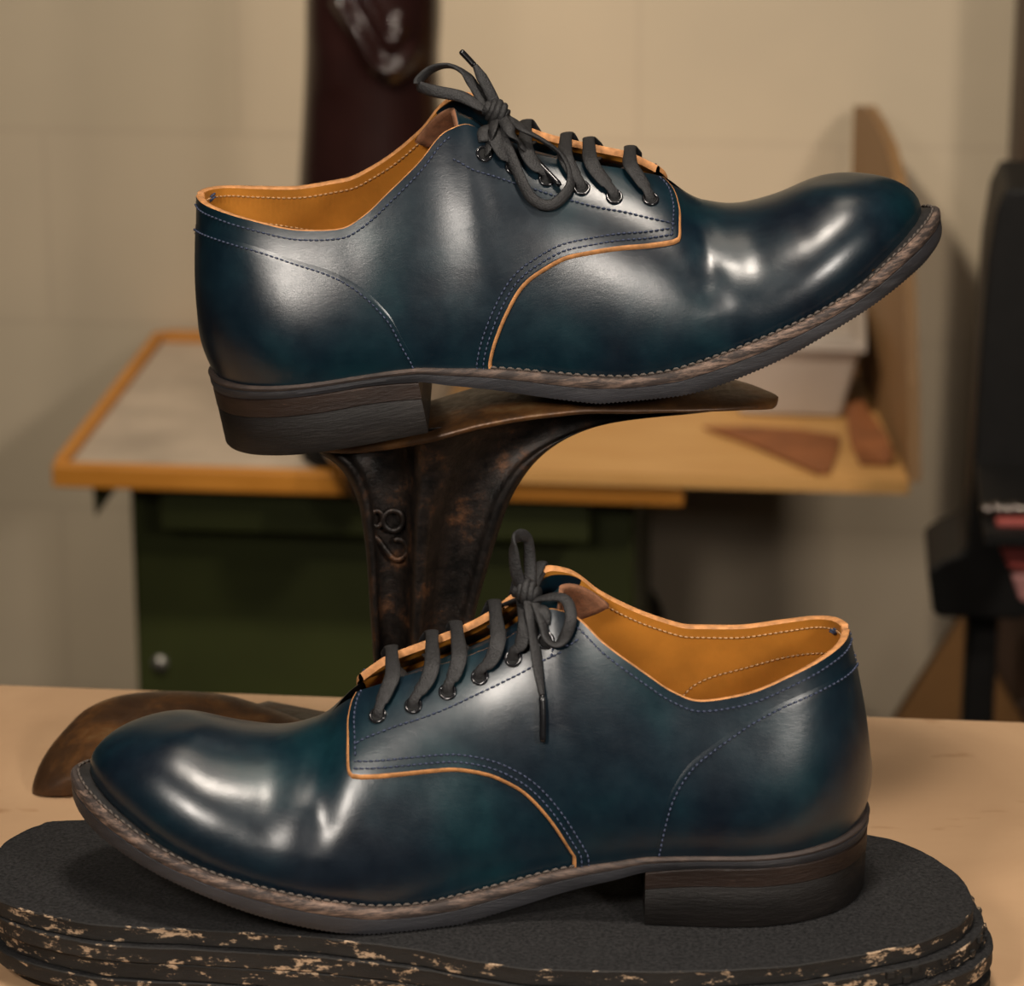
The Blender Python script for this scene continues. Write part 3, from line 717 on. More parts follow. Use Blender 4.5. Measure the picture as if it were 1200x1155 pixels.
# ---------------------------------------------------------------- iron cobbler's stand
def iron():
    m, nt, p = newmat('rusted_cast_iron'); v = coords(nt)
    a = noise(nt, v, 62, 9, .72, .1); b = noise(nt, v, 260, 6, .7)
    c = ramp(nt, a, [(.40, (.009, .008, .0075)), (.54, (.020, .0145, .012)), (.60, (.048, .024, .013)), (.66, (.10, .045, .020)), (.78, (.085, .062, .050))])
    c = mixc(nt, .6, c, ramp(nt, b, [(.3, (.5, .5, .5)), (.7, (1.5, 1.4, 1.3))]), 'MULTIPLY')
    nt.links.new(c, p.inputs['Base Color']); p.inputs['Metallic'].default_value = .55
    nt.links.new(ramp(nt, a, [(.35, (.28,)*3), (.7, (.55,)*3)]), p.inputs['Roughness'])
    n1 = bump(nt, a, .35, .0015); nt.links.new(bump(nt, b, .5, .0006, n1), p.inputs['Normal']); return m
M['iron'] = iron()
def iron_worn():
    m, nt, p = newmat('brown_worn_iron'); v = coords(nt)
    a = noise(nt, v, 30, 8, .65, .5); b = noise(nt, v, 300, 6, .7)
    c = ramp(nt, a, [(.3, (.028, .014, .008)), (.5, (.062, .030, .013)), (.60, (.12, .052, .017)), (.70, (.17, .10, .042)), (.8, (.07, .03, .012))])
    nt.links.new(c, p.inputs['Base Color']); p.inputs['Metallic'].default_value = .35
    nt.links.new(ramp(nt, b, [(.3, (.32,)*3), (.7, (.5,)*3)]), p.inputs['Roughness'])
    nt.links.new(bump(nt, b, .3, .0005, bump(nt, a, .2, .001)), p.inputs['Normal']); return m
M['iron_worn'] = iron_worn()
YU = 1.275
anv = empty('cobbler_stand', cw(-.03, YU, -.5636), (0, 0, PSI), 'rusty cast iron cobbler stand with a foot-shaped top plate holding the upper shoe', 'cobbler stand')
inv = Matrix.Rotation(-PSI, 4, 'Z') @ Matrix.Translation(-anv.location)
def al(p): return inv @ Vector(p)
def ac(x, y, z): return tuple(al(cw(x, y, z)))
# top foot plate
PX = np.array([(-85,-386),(-60,-382.8),(-37,-378.6),(-10,-371),(12,-366.8),(35,-364.3),(60,-364.8),(80,-366.3),(98,-368.8),(111,-371.5)])
PW = np.array([(-85,0),(-83,8),(-76,17),(-62,24),(-30,27),(5,29),(40,31),(65,30),(85,25),(98,18),(106,11),(110,5),(111,0)])
xs = np.concatenate([-85+(np.linspace(0, 1, 14)**2)*14, np.linspace(-68, 92, 60), 111-(np.linspace(1, 0, 18)**2)*17])
mb = MB(); G = []
for x in xs:
    w = float(pchip(PW[:,0], PW[:,1], x)[0]); z = float(pchip(PX[:,0], PX[:,1], x)[0]); row = []
    rim = min(2.6, max(w*.4, .05))
    th = (7.0-3.2*min(1, max(0, (x-50)/45)))*min(1, w/12+.25)
    for k in range(33):
        a = 2*pi*k/33
        c_, s_ = cos(a), sin(a)
        yy = (abs(c_)**.75)*(1 if c_ > 0 else -1)*w
        zz = z-th/2-1.0 + (abs(s_)**.62)*(1 if s_ > 0 else -1)*th/2 - (1.5*(yy/32)**2 if s_ > 0 else -.5) + (1.0 if s_ > 0 else 0)
        row.append(ac(x*MM, (YU*1000-2+yy)*MM, zz*MM))
    G.append(row)
mb.grid(np.array(G), close_v=True)
mb.build('top_plate', M['iron_worn'], anv, recalc=True, merge=1e-6, auto=60)
# stem: web with beaded edges and a rib towards the viewer
def px_c(px, py, yc): return al(at_c(px, py, yc))
Lc = catmull(np.array([(439,800),(436,750),(433,710),(430,660),(426,625),(420,590),(408,562),(396,546),(380,534),(362,524)], float), 70)
Rc = catmull(np.array([(540,800),(549,760),(558,715),(569,675),(584,625),(600,582),(624,545),(655,519),(695,501),(740,491),(800,486),(862,479)], float), 70)
# rib rises straight up, meets the plate
prof = [(0,-4,4),(.02,-8,8),(.06,-9.5,9.5),(.10,-7,7),(.14,-3.5,3.5),(.30,-3,3),(.40,-4,4),(.46,-9,9),(.50,-15,15),(.56,-17,17),(.61,-14,14),(.66,-7,7),(.72,-4.5,4.5),(.86,-3.5,3.5),(.91,-6,6),(.955,-8.5,8.5),(.985,-7,7),(1,-3.5,3.5)]
G = []
for k in range(70):
    t_ = k/69; L = Lc[k]; R = Rc[k]
    ribx = L[0]+(.46+.10*(1-t_))*0; row = []
    rx = np.interp(k, [0, 35, 55, 69], [486, 492, 500, 505]); f0 = .56
    for (f, y0, y1) in prof:
        if f <= f0: X = L[0]+(rx-L[0])*f/f0
        else: X = rx+(R[0]-rx)*(f-f0)/(1-f0)
        fr = (X-L[0])/max(R[0]-L[0], 1); Yp = L[1]*(1-fr)+R[1]*fr
        if k > 45:
            s_ = (k-45)/24; bend = 4*fr*(1-fr)*12*s_; Yp -= bend*(1.0 if fr > .3 else fr/.3)
        wide = 1+.5*max(0, (k-50)/19)
        row.append((X, Yp, y0*wide, y1*wide))
    fr_ = [px_c(a, b, YU+c*MM) for a, b, c, d in row]
    bk = []
    for (a, b, c, d), q in zip(row, fr_):
        bk.append(px_c(a, b, YU) )
    # back face mirrors the front through the stand's middle plane
    back = [Vector((m_.x, 2*((px_c(600, 600, YU)).y)-q.y, m_.z)) for m_, q in zip(bk, fr_)]
    ring = fr_+back[::-1]
    G.append([tuple(v) for v in ring])
mb = MB(); G = np.array(G); mb.grid(G, close_v=True)
n_ = G.shape[1]; mb.F.append(tuple(range(n_))); mb.M.append(0); b0 = (len(G)-1)*n_; mb.F.append(tuple(range(b0, b0+n_))); mb.M.append(0)
stem = mb.build('stem', M['iron'], anv, recalc=True)
# cast numerals 8 and 2, turned on their side, on the left web
num = MB(); c_ = lambda x, y: (410+x/10.5, 570+y/10.5)
def relief(pts, r, closed=False, y=-4.2):
    P = [tuple(px_c(*c_(a, b), YU+y*MM)) for a, b in pts]
    P = catmull(np.array(P), 40, closed=closed) if not closed else catmull(np.array(P), 40, closed=True)[:-1]
    num.tube(P, r, 10, closed=closed)
el = lambda cx, cy, rx, ry: [(cx+rx*cos(q), cy+ry*sin(q)) for q in np.linspace(0, 2*pi, 12, endpoint=False)]
relief(el(335, 390, 72, 95), .0012, True, -5.0); relief(el(535, 415, 120, 125), .0014, True, -5.0)
num.build('raised_numeral', M['iron'], anv, recalc=True)
num = MB()
relief([(285,915),(285,760),(270,610),(250,590)], .0011, False, -5.0); relief([(235,580),(340,640),(430,760),(540,885),(640,880),(705,800),(690,700),(610,645),(540,655)], .0014, False, -5.0)
num.build('raised_numeral', M['iron'], anv, recalc=True)
# hub and the two lower feet
mb = MB()
hub = [ac(-.034, YU, -.520), ac(-.034, YU, -.553)]
mb.tube(catmull(np.array([ac(-.0335, YU, -.490), ac(-.034, YU, -.515), ac(-.034, YU+.002, -.540), ac(-.034, YU+.004, -.5625)]), 24), list(np.linspace(.019, .030, 24)), 20)
mb.tube(catmull(np.array([ac(-.045, YU+.005, -.543), ac(-.08, YU+.03, -.545), ac(-.12, YU+.055, -.546)]), 20), list(np.linspace(.018, .012, 20)), 14, w=list(np.linspace(.02, .03, 20)))
mb.tube(catmull(np.array([ac(-.03, YU+.005, -.545), ac(.02, YU+.03, -.549), ac(.06, YU+.045, -.5545)]), 20), list(np.linspace(.015, .0085, 20)), 14, w=list(np.linspace(.02, .026, 20)))
mb.build('hub', M['iron'], anv, recalc=True)
# left foot: a domed sole plate, toe resting on the bench
oc = [(33,916),(40,893),(52,872),(70,850),(94.5,826),(122.5,813),(157.5,806),(210,804),(262,808),(297.5,817),(350,836),(400,858),(425,885),(400,915),(340,930),(250,930),(160,925),(110,924),(87,922.5),(66,926),(50,927.5),(38,925)]
z0 = TBL
tip = at_z(45, 927, TBL+.004)
# plate plane: tilted, its far long edge raised
pn = (FWD*-.50+UP*.84+RGT*-.16).normalized(); p0 = tip
O = [al(at_plane(a, b, p0, pn)) for a, b in oc]
O = catmull(np.array([tuple(o) for o in O]), 140, closed=True)[:-1]
nl = np.array(tuple((inv.to_3x3() @ pn)))
ctr = O.mean(0); G = []
for s_, h in ((0, .0105), (.25, .0102), (.5, .0092), (.7, .0075), (.85, .0050), (.94, .0022), (.985, -.0005), (1.0, -.003), (.99, -.0055), (.95, -.0072), (.8, -.0085), (.4, -.009), (0, -.009)):
    G.append(ctr+(O-ctr)*s_+nl*(h-.003))
G = np.array(G); zmin = G[..., 2].min(); G[..., 2] = np.maximum(G[..., 2], .0003)
mb = MB(); mb.grid(G, close_v=True)
mb.build('side_foot', M['iron_worn'], anv, recalc=True, merge=1e-5)
mb = MB(); G = []
for s_, h in ((0, .010), (.6, .009), (.9, .006), (1, .003), (.97, .0005), (0, .0003)):
    G.append([ac(.085+.045*s_*cos(q), YU+.055+.026*s_*sin(q), -.5636+h) for q in np.linspace(0, 2*pi, 40, endpoint=False)])
mb.grid(np.array(G), close_v=True); mb.build('side_foot', M['iron_worn'], anv, recalc=True, merge=1e-5)
# ---------------------------------------------------------------- workbench in front
def paper():
    m, nt, p = newmat('tan_bench_board'); v = coords(nt)
    a = noise(nt, v, 9, 5, .6, .5); b = noise(nt, coords(nt, (1, 2.5, 1)), 26, 3, .5)
    c = ramp(nt, a, [(.3, (.43, .265, .145)), (.7, (.52, .33, .185))])
    st_ = ramp(nt, b, [(.66, (1,1,1)), (.76, (.72, .62, .50))])
    nt.links.new(mixc(nt, 1, c, st_, 'MULTIPLY'), p.inputs['Base Color']); p.inputs['Roughness'].default_value = .6
    nt.links.new(bump(nt, noise(nt, v, 300, 4), .1, .0004), p.inputs['Normal']); return m
M['board'] = paper()
yb = .5*(at_z(350, 812, TBL).y+at_z(1030, 838, TBL).y)
bench = empty('front_workbench', (0, -.1, 0), (0,0,0), 'tan workbench top under the rubber sheets and cobbler stand, in the foreground', 'workbench')
def part(name, lo, hi, mat, parent, bv=.002, loc=None):
    loc = parent.location if parent else Vector((0,0,0))
    mb = MB(); mb.box(tuple(Vector(lo)-loc), tuple(Vector(hi)-loc))
    o = mb.build(name, mat, parent, smooth=False)
    if bv: bevel(o, bv)
    return o
M['dark_wood'] = simple('dark_wood', (.10, .055, .025), .6, scale=8, aniso=(8, 8, .6))
part('benchtop', (-.85, -.31, TBL-.04), (.85, yb, TBL), M['board'], bench, .003)
for sx in (-.8, .74):
    for sy in (-.28, yb-.08): part('leg', (sx, sy, 0), (sx+.06, sy+.06, TBL-.04), M['dark_wood'], bench)
# ---------------------------------------------------------------- the room
WY = 1.80
def wallmat():
    m, nt, p = newmat('painted_block_wall'); t = nt.nodes.new('ShaderNodeTexCoord'); mp = nt.nodes.new('ShaderNodeMapping')
    mp.inputs['Rotation'].default_value = (radians(-90), 0, 0); nt.links.new(t.outputs['Object'], mp.inputs[0])
    br = nt.nodes.new('ShaderNodeTexBrick'); br.inputs['Scale'].default_value = 1; br.inputs['Brick Width'].default_value = BW; br.inputs['Row Height'].default_value = BH
    br.inputs['Mortar Size'].default_value = .004; br.inputs['Mortar Smooth'].default_value = .6; br.offset = .5
    mp.inputs['Location'].default_value = (BX, BZ, 0)
    br.inputs['Color1'].default_value = (.53, .435, .32, 1); br.inputs['Color2'].default_value = (.52, .43, .315, 1); br.inputs['Mortar'].default_value = (.49, .40, .295, 1)
    nt.links.new(mp.outputs[0], br.inputs['Vector'])
    a = noise(nt, t.outputs['Object'], 3, 4); c = mixc(nt, 1, br.outputs['Color'], ramp(nt, a, [(.3, (.92, .92, .92)), (.7, (1.05, 1.04, 1.02))]), 'MULTIPLY')
    nt.links.new(c, p.inputs['Base Color']); p.inputs['Roughness'].default_value = .55
    n1 = bump(nt, br.outputs['Fac'], -.35, .003) ; nt.links.new(bump(nt, noise(nt, t.outputs['Object'], 120, 4), .2, .001, n1), p.inputs['Normal']); return m
zA = at_y(100, 153, WY).z; zB_ = at_y(100, 378, WY).z; BH = zA-zB_; BW = 2*BH
# rows are anchored so that the joints fall at zA, zA-BH, ...
xj = at_y(66, 480, WY).x
BZ = -(zA % BH); BX = -xj
M['wall'] = wallmat()
def struct(name, lo, hi, mat):
    mb = MB(); mb.box(lo, hi); o = mb.build(name, mat, None, smooth=False); o['kind'] = 'structure'; return o
struct('wall_back', (-3, WY, 0), (3, WY+.12, 3.0), M['wall'])
M['floor'] = simple('concrete_floor', (.07, .055, .04), .8, scale=5, bscale=80)
struct('floor', (-3, -3, -.1), (3, WY+.12, 0), M['floor'])
# ---------------------------------------------------------------- rear bench: green steel frame, grey top with wood edging
BF = 1.34
zt = at_y(60, 546, BF).z
xl = at_y(60, 546, BF).x; xr = at_y(801, 585, BF).x
def wood(name, c0, c1, sc=14, an=(.5, 6, 6), rough=.5):
    m, nt, p = newmat(name); v = coords(nt, an)
    nt.links.new(ramp(nt, noise(nt, v, sc, 6, .6, 1.2), [(.3, c0), (.7, c1)]), p.inputs['Base Color']); p.inputs['Roughness'].default_value = rough
    nt.links.new(bump(nt, noise(nt, v, sc*6, 4), .15, .0005), p.inputs['Normal']); return m
M['edge_wood'] = wood('orange_edge_wood', (.40, .15, .014), (.52, .21, .028))
M['ply'] = wood('plywood', (.42, .21, .06), (.52, .29, .10), 10, (.6, 5, 5), .5)
M['ply_face'] = wood('plywood_face', (.19, .10, .038), (.24, .13, .05), 9, (5, 5, .6), .6)
M['laminate'] = simple('grey_laminate', (.40, .32, .245), .45, scale=12, var=.2, bmp=.05)
M['green'] = simple('olive_green_paint', (.030, .036, .0065), .5, scale=6, var=.2, bmp=.05, bscale=60)
M['steel'] = simple('dull_steel', (.30, .28, .25), .4, metal=.8)
rb = empty('rear_bench', ((xl+xr)/2, 1.5, 0), (0,0,0), 'green steel bench against the wall, grey top edged in orange wood', 'bench')
zf = zt-.0
th = zt-at_y(60, 571, BF).z
part('benchtop', (xl+.012, BF+.014, zt-th), (xr, WY-.03, zt-.002), M['laminate'], rb)
part('front_edging', (xl, BF, zt-th), (xr, BF+.014, zt+.001), M['edge_wood'], rb)
part('side_edging', (xl, BF+.014, zt-th), (xl+.012, WY-.012, zt+.004), M['edge_wood'], rb)
part('rear_edging', (xl+.012, WY-.03, zt-th), (xr, WY-.012, zt+.006), M['edge_wood'], rb)
CF = 1.44
cl = at_y(157, 700, CF).x; cr = at_y(742, 700, CF).x
ztop = zt-th
zrail = at_y(300, 620, BF+.05).z
part('rail', (at_y(188, 600, BF+.04).x, BF+.04, zrail), (at_y(690, 600, BF+.04).x, BF+.06, ztop-.010), M['green'], rb)
part('cabinet_body', (cl, CF, .05), (cr, WY-.05, ztop), M['green'], rb, .004)
for sx in (cl+.0, cr-.035): part('leg', (sx, CF+.01, 0), (sx+.035, CF+.045, .05), M['green'], rb)
mb = MB(); bx = at_y(108, 575, BF+.06); 
mb.prism([Vector((at_y(108,575,BF+.06).x, BF+.06, ztop))-rb.location, Vector((at_y(134,575,BF+.06).x, BF+.06, ztop))-rb.location, Vector((at_y(112,606,BF+.06).x, BF+.06, at_y(112,606,BF+.06).z))-rb.location], (0, .30, 0))
mb.build('bracket', M['green'], rb, smooth=False)
b_ = at_y(188, 776, CF)
mb = MB(); mb.tube([tuple(b_-rb.location+Vector((0, .001, 0))), tuple(b_-rb.location+Vector((0, -.005, 0)))], .0075, 16); mb.build('bolt', M['steel'], rb)
# ---------------------------------------------------------------- plywood tray on the bench
tf = BF-.012; ztr = zt+.0015
trx0 = at_y(492, 540, tf).x; trx1 = at_y(1066, 575, tf).x
tz1 = at_y(1000, 549, tf).z; tz0 = ztr
tray = empty('plywood_tray', ((trx0+trx1)/2, 1.5, ztr), (0,0,0), 'plywood tray with a tall right side, overhanging the right end of the rear bench', 'tray')
tth = .011
tl = tray.location
pb_ = at_y(1000, 126, WY-.036); pf_ = at_y(1066, 560, tf)
mb = MB(); zb1 = ztr+tth
bb = [Vector((trx0, tf, ztr)), Vector((pf_.x, tf, ztr)), Vector((pb_.x, WY-.036, ztr)), Vector((trx0, WY-.036, ztr))]
mb.prism([b-tl for b in bb], (0, 0, tth)); mb.build('base_board', M['ply'], tray, smooth=False, recalc=True)
pa = Vector((pb_.x, pb_.y, 0)); pbv = Vector((pf_.x, pf_.y, 0)); dirv = (pbv-pa).normalized(); pnrm = Vector((dirv.y, -dirv.x, 0))
if pnrm.x < 0: pnrm = -pnrm
P_ = [at_plane(a, b, pa, pnrm) for a, b in [(1000,124),(1014,124),(1026,143),(1038,168),(1048,205),(1055,260),(1060,340),(1064,450)]]
bot = [Vector((pbv.x, pbv.y, zb1)), Vector((pa.x, pa.y, zb1))]
mb = MB(); mb.prism([q-tl for q in P_+bot], pnrm*.010); mb.build('side_board', M['ply_face'], tray, smooth=False, recalc=True)
# ---------------------------------------------------------------- translucent bin in the tray
def plastic():
    m, nt, p = newmat('frosted_plastic'); p.inputs['Base Color'].default_value = (.50, .43, .37, 1); p.inputs['Roughness'].default_value = .45
    nt.links.new(ramp(nt, noise(nt, coords(nt), 9, 4), [(.3, (.44, .37, .32)), (.7, (.55, .47, .40))]), p.inputs['Base Color'])
    p.inputs['Transmission Weight'].default_value = .25; return m
M['plastic'] = plastic()
by = 1.52
q0 = at_y(868, 484, by); q1 = at_y(984, 486, by); zr = at_y(1000, 405, by).z
binr = empty('plastic_bin', ((q0.x+q1.x)/2, by+.07, zb1), (0,0,0), 'grey translucent plastic bin with a rimmed lid, standing in the plywood tray', 'storage bin')
bl = binr.location; W2 = (q1.x-q0.x)/2; hgt = zr-zb1
mb = MB(); G = []
for z, g in ((0.0005, 0), (.004, .002), (hgt, .016)):
    w, d = W2+g, .075+g; G.append([( w, -d, z), (w, d, z), (-w, d, z), (-w, -d, z)])
mb.grid(np.array(G), close_v=True); mb.F.append((0,1,2,3)); mb.M.append(0)
mb.F.append((8,9,10,11)); mb.M.append(0)
o = mb.build('bin_body', M['plastic'], binr, smooth=False, recalc=True); bevel(o, .004)
mb = MB(); mb.box((-W2-.022, -.097, hgt), (W2+.022, .097, hgt+.010)); mb.box((-W2-.010, -.085, hgt+.010), (W2+.010, .085, hgt+.013))
o = mb.build('bin_lid', M['plastic'], binr, smooth=False); bevel(o, .003)
# thin flat brown piece, then a leaning leather scrap
M['scrap'] = simple('russet_brown', (.20, .065, .018), .6, scale=30)
def scrap(pts, zs, lab, th_=.0022):
    mb = MB(); P = []
    for (a, b), dz in zip(pts, zs):
        p = at_z(a, b, zb1+.001); p.z += dz; P.append(p)
    c = sum(P, Vector())/len(P)
    mb.prism([p-c for p in P], (0, 0, th_)); o = mb.build('brown_piece', M['scrap'], None, smooth=False, recalc=True)
    o.location = c; tag(o, lab, 'leather scrap'); return o
scrap([(824,503),(880,503),(940,507),(984,514),(980,535),(972,556),(958,557),(930,545),(880,523)], [.001]*9, 'long pointed russet-brown piece lying flat at the front of the plywood tray')
mb = MB()
sp = [at_z(984, 520, zb1), at_z(1012, 548, zb1), at_z(1046, 540, zb1), at_z(1044, 528, zb1)]
pp = [at_y(990, 478, 1.50), at_y(1006, 470, 1.50), at_y(1036, 512, 1.42), at_y(1044, 536, 1.37), at_y(1038, 547, 1.37), at_y(1008, 550, 1.37), at_y(996, 520, 1.42)]
c = sum(pp, Vector())/len(pp); zmin = min(p.z for p in pp)
pp = [p+Vector((0, 0, max(0, zb1+.0005-p.z))) for p in pp]
c = sum(pp, Vector())/len(pp)
mb.prism([p-c for p in pp], (.002, -.001, .0025)); o = mb.build('brown_piece', M['scrap'], None, smooth=False, recalc=True); o.location = c
tag(o, 'creased brown leather scrap leaning in the front right corner of the plywood tray', 'leather scrap')
# ---------------------------------------------------------------- maroon boot on the rear bench
def maroon():
    m, nt, p = newmat('glossy_maroon_leather'); v = coords(nt)
    nt.links.new(ramp(nt, noise(nt, v, 12, 4), [(.3, (.013, .0045, .004)), (.7, (.022, .0075, .0065))]), p.inputs['Base Color'])
    p.inputs['Roughness'].default_value = .26; p.inputs['Coat Weight'].default_value = .5; p.inputs['Coat Roughness'].default_value = .12
    nt.links.new(bump(nt, noise(nt, v, 16, 3, .5, .6), .15, .004), p.inputs['Normal']); return m
M['maroon'] = maroon()
YB = BF+.085
bc = at_y(437, 215, YB)
boot = empty('maroon_boot', (bc.x, YB, zt+.0015), (0,0,0), 'tall glossy maroon leather boot standing on the rear bench behind the upper shoe', 'boot')
bl = boot.location
ks = (at_y(1000, 100, YB)-at_y(999, 100, YB)).length   # metres per pixel there
rows = []  # z, centre x, centre y, half width x, half depth y
for (py, l, r, dep, yo) in [(-150,360,516,.058,0),(0,357,519,.060,0),(60,356,517,.060,0),(130,352,521,.062,0),(215,347,524,.066,-.002),(300,350,522,.072,-.006),(370,356,512,.068,-.004),(430,356,492,.066,-.002),(480,354,474,.062,0)]:
    p = at_y((l+r)/2, py, YB); rows.append((p.z-zt, p.x-bl.x, yo, (r-l)/2*ks, dep))
R_ = catmull(np.array(rows)[::-1], 90)
zbot = .012
R_[:, 0] = np.interp(R_[:, 0], [R_[0, 0], R_[-1, 0]], [zbot, R_[-1, 0]])
folds = [([(397,0),(417,32),(439,74),(460,84),(484,63)], .014, 8), ([(425,-12),(432,4),(452,39),(462,58),(470,30)], .010, 7), ([(385,62),(388,80),(389,98)], .003, 14)]
G = []; nseg = 96
for (z, cx, cy, hw, dp) in R_:
    row = []
    for k in range(nseg):
        a = 2*pi*k/nseg; x = cx+hw*cos(a)*(1); y = cy-dp*sin(a)*(1 if sin(a) > 0 else .8)
        if sin(a) > 0:
            w_ = Vector((x+bl.x, y+bl.y, z+bl.z)); rel = w_-CAM; d_ = rel.dot(FWD)*cos(TH)-rel.z*sin(TH)
            u_ = rel.dot(FWD)*sin(TH)+rel.z*cos(TH); px_, py_ = 600+F*rel.dot(RGT)/d_, 577.5-F*u_/d_
            add = 0
            for pts, amp, sg in folds:
                q = np.array(pts, float); best = 1e9
                for i in range(len(q)-1):
                    ab = q[i+1]-q[i]; t_ = np.clip(np.dot(np.array([px_, py_])-q[i], ab)/ab.dot(ab), 0, 1); best = min(best, np.linalg.norm(q[i]+ab*t_-[px_, py_]))
                add += amp*math.exp(-(best/sg)**2)
            y -= add
        row.append((x, y, z))
    G.append(row)
mb = MB(); G = np.array(G); mb.grid(G, close_v=True); mb.F.append(tuple(range(nseg))); mb.M.append(0); mb.F.append(tuple(range(len(G)*nseg-nseg, len(G)*nseg))); mb.M.append(0)
# toe: droops over the front edge of the bench
tp = [at_y(414, 492, YB-.03), at_y(424, 512, YB-.09), at_y(440, 546, YB-.135), at_y(452, 575, YB-.165)]
tpp = catmull(np.array([tuple(p-bl) for p in tp]), 26)
mb.tube(tpp, [.024+.004*(i/25) for i in range(25)]+[.022], 28, w=[.040-.012*(i/25)**2 for i in range(25)]+[.024])
mb.ball(tuple(tpp[-1]), .027, 20, 12, sc=(1.0, .8, .9))
mb.build('boot_upper', M['maroon'], boot, recalc=True)
mb = MB(); G = []
for z, s_ in ((0, .97), (.001, 1), (.011, 1), (.013, .97)):
    G.append([(R_[0][1]+R_[0][3]*s_*1.03*cos(q), -.02-.055*s_*sin(q), z) for q in np.linspace(0, 2*pi, 40, endpoint=False)])
G = np.array(G); mb.grid(G, close_v=True); mb.F.append(tuple(range(40))); mb.M.append(0); mb.F.append(tuple(range(120, 160))); mb.M.append(0)
M['black'] = simple('black_paint', (.0035, .003, .0028), .6, bmp=.05, spec=.25)
mb.build('boot_heel', M['black'], boot, recalc=True, auto=40)
# ---------------------------------------------------------------- black machine and what stands round it at the right
MY = 1.15
def pxbox(mb, x0, y0, x1, y1, Y, dep, org, m=0, zbot=None):
    a = at_y((x0+x1)/2, y0, Y); b = at_y((x0+x1)/2, y1, Y); l = at_y(x0, (y0+y1)/2, Y); r = at_y(x1, (y0+y1)/2, Y)
    mb.box(tuple(Vector((l.x, Y, b.z if zbot is None else zbot))-org), tuple(Vector((r.x, Y+dep, a.z))-org), m)
mp_ = at_y(1152, 800, MY)
mach = empty('machine_stand', (mp_.x, MY, 0), (0,0,0), 'black floor-standing machine on a single post at the right edge', 'machine'); mo = mach.location
mb = MB(); pxbox(mb, 1134, 640, 1170, 838, MY, .05, mo, zbot=.02); o = mb.build('post', M['black'], mach, smooth=False); bevel(o, .004)
mb = MB(); mb.tube([(0, .025, 0), (0, .025, .02)], .16, 40); mb.build('base', M['black'], mach)
mb = MB()
G = []
for (px0, px1, py) in [(1178,1240,215),(1166,1240,240),(1156,1240,300),(1146,1240,420),(1138,1240,560),(1132,1240,630),(1125,1235,640),(1104,1232,648),(1086,1225,660),(1090,1215,690),(1092,1205,708),(1100,1190,714)]:
    l = at_y(px0, py, MY); r = at_y(px1, py, MY)
    G.append([tuple(Vector((l.x, MY-.02, l.z))-mo), tuple(Vector((r.x, MY-.02, l.z))-mo), tuple(Vector((r.x, MY+.09, l.z))-mo), tuple(Vector((l.x, MY+.09, l.z))-mo)])
G = np.array(G); mb.grid(G, close_v=True); mb.F.append((0,1,2,3)); mb.M.append(0); n4 = len(G)*4; mb.F.append((n4-4,n4-3,n4-2,n4-1)); mb.M.append(0)
o = mb.build('machine_head', M['black'], mach, smooth=False, recalc=True); bevel(o, .008, 3)
# small tray bolted before the machine
mb = MB(); TY = MY-.16
l = at_y(1152, 606, TY); r = at_y(1260, 606, TY)
mb.box(tuple(Vector((l.x, TY-.04, l.z-.008))-mo), tuple(Vector((r.x, MY-.015, l.z))-mo)); mb.build('tray_arm', M['black'], mach, smooth=False)
M['chrome'] = simple('bright_steel', (.14, .12, .11), .3, metal=1, bmp=0)
for k, (a, b, rr) in enumerate([(1157,590,.0055),(1170,593,.0065),(1181,587,.006),(1192,590,.0065),(1202,588,.006)]):
    q = at_y(a, b, TY); q.z = l.z+rr; o = None
    mb = MB(); mb.ball((0,0,0), rr, 16, 10); o = mb.build('steel_ball', M['chrome'], None); o.location = q
    tag(o, ['leftmost', 'second from left', 'middle', 'fourth from left', 'rightmost'][k]+' of the small bright steel balls on the black machine tray', 'ball', 'bright steel balls on the machine tray')
M['red'] = simple('dusty_red_leather', (.22, .035, .028), .6, scale=20); M['pink'] = simple('pink_cloth', (.38, .17, .16), .8, scale=30)
def hanging(name, px, Y, mat, lab, cat):
    mb = MB(); P = [at_y(a, b, Y) for a, b in px]; c = sum(P, Vector())/len(P)
    mb.prism([p-c for p in P], (0, .012, 0)); o = mb.build(name, mat, None, smooth=False, recalc=True); o.location = c; bevel(o, .003); tag(o, lab, cat)
zh = l.z-.0085
tpz = at_y(1165, 612, TY)
hanging('red_leather_roll', [(1166,609.5),(1215,609.5),(1215,672),(1182,668),(1172,645)], TY-.02, M['red'], 'dusty red leather piece hanging under the black machine tray', 'leather')
hanging('pink_cloth', [(1184,674),(1225,674),(1225,716),(1194,704)], TY-.018, M['pink'], 'pale pink cloth hanging below the red leather piece', 'cloth')
# leaning board beside the post and dark shelf side beyond
M['brown_board'] = simple('brown_hardboard', (.20, .095, .028), .6, scale=6)
mb = MB(); LY = 1.42
P = [at_y(1040, 862, LY), at_y(1126, 724, LY), at_y(1200, 800, LY), at_y(1260, 868, LY)]
zfl = 0
P2 = [at_y(1010, 905, LY), at_y(1126, 724, LY+.10), at_y(1240, 905, LY)]
P2 = [at_y(1126, 724, LY+.10)]
s_ = (at_y(1126, 724, LY+.1)-at_y(1055, 835, LY+.1)); k = P2[0].z/s_.z
left = P2[0]-s_*k; right = Vector((P2[0].x+(P2[0].x-left.x)*1.1, left.y, 0))
mb.prism([v-Vector((P2[0].x, LY+.1, 0)) for v in (left+Vector((0,0,.001)), right+Vector((0,0,.001)), P2[0])], (0, .02, 0))
o = mb.build('hardboard_panel', M['brown_board'], None, smooth=False, recalc=True); o.location = (P2[0].x, LY+.1, 0); tag(o, 'brown triangular hardboard panel standing behind the black machine post', 'panel')
M['shelf'] = simple('dark_brown_wood', (.045, .022, .010), .6, scale=8)
sl = at_y(1193, 160, WY-.02)
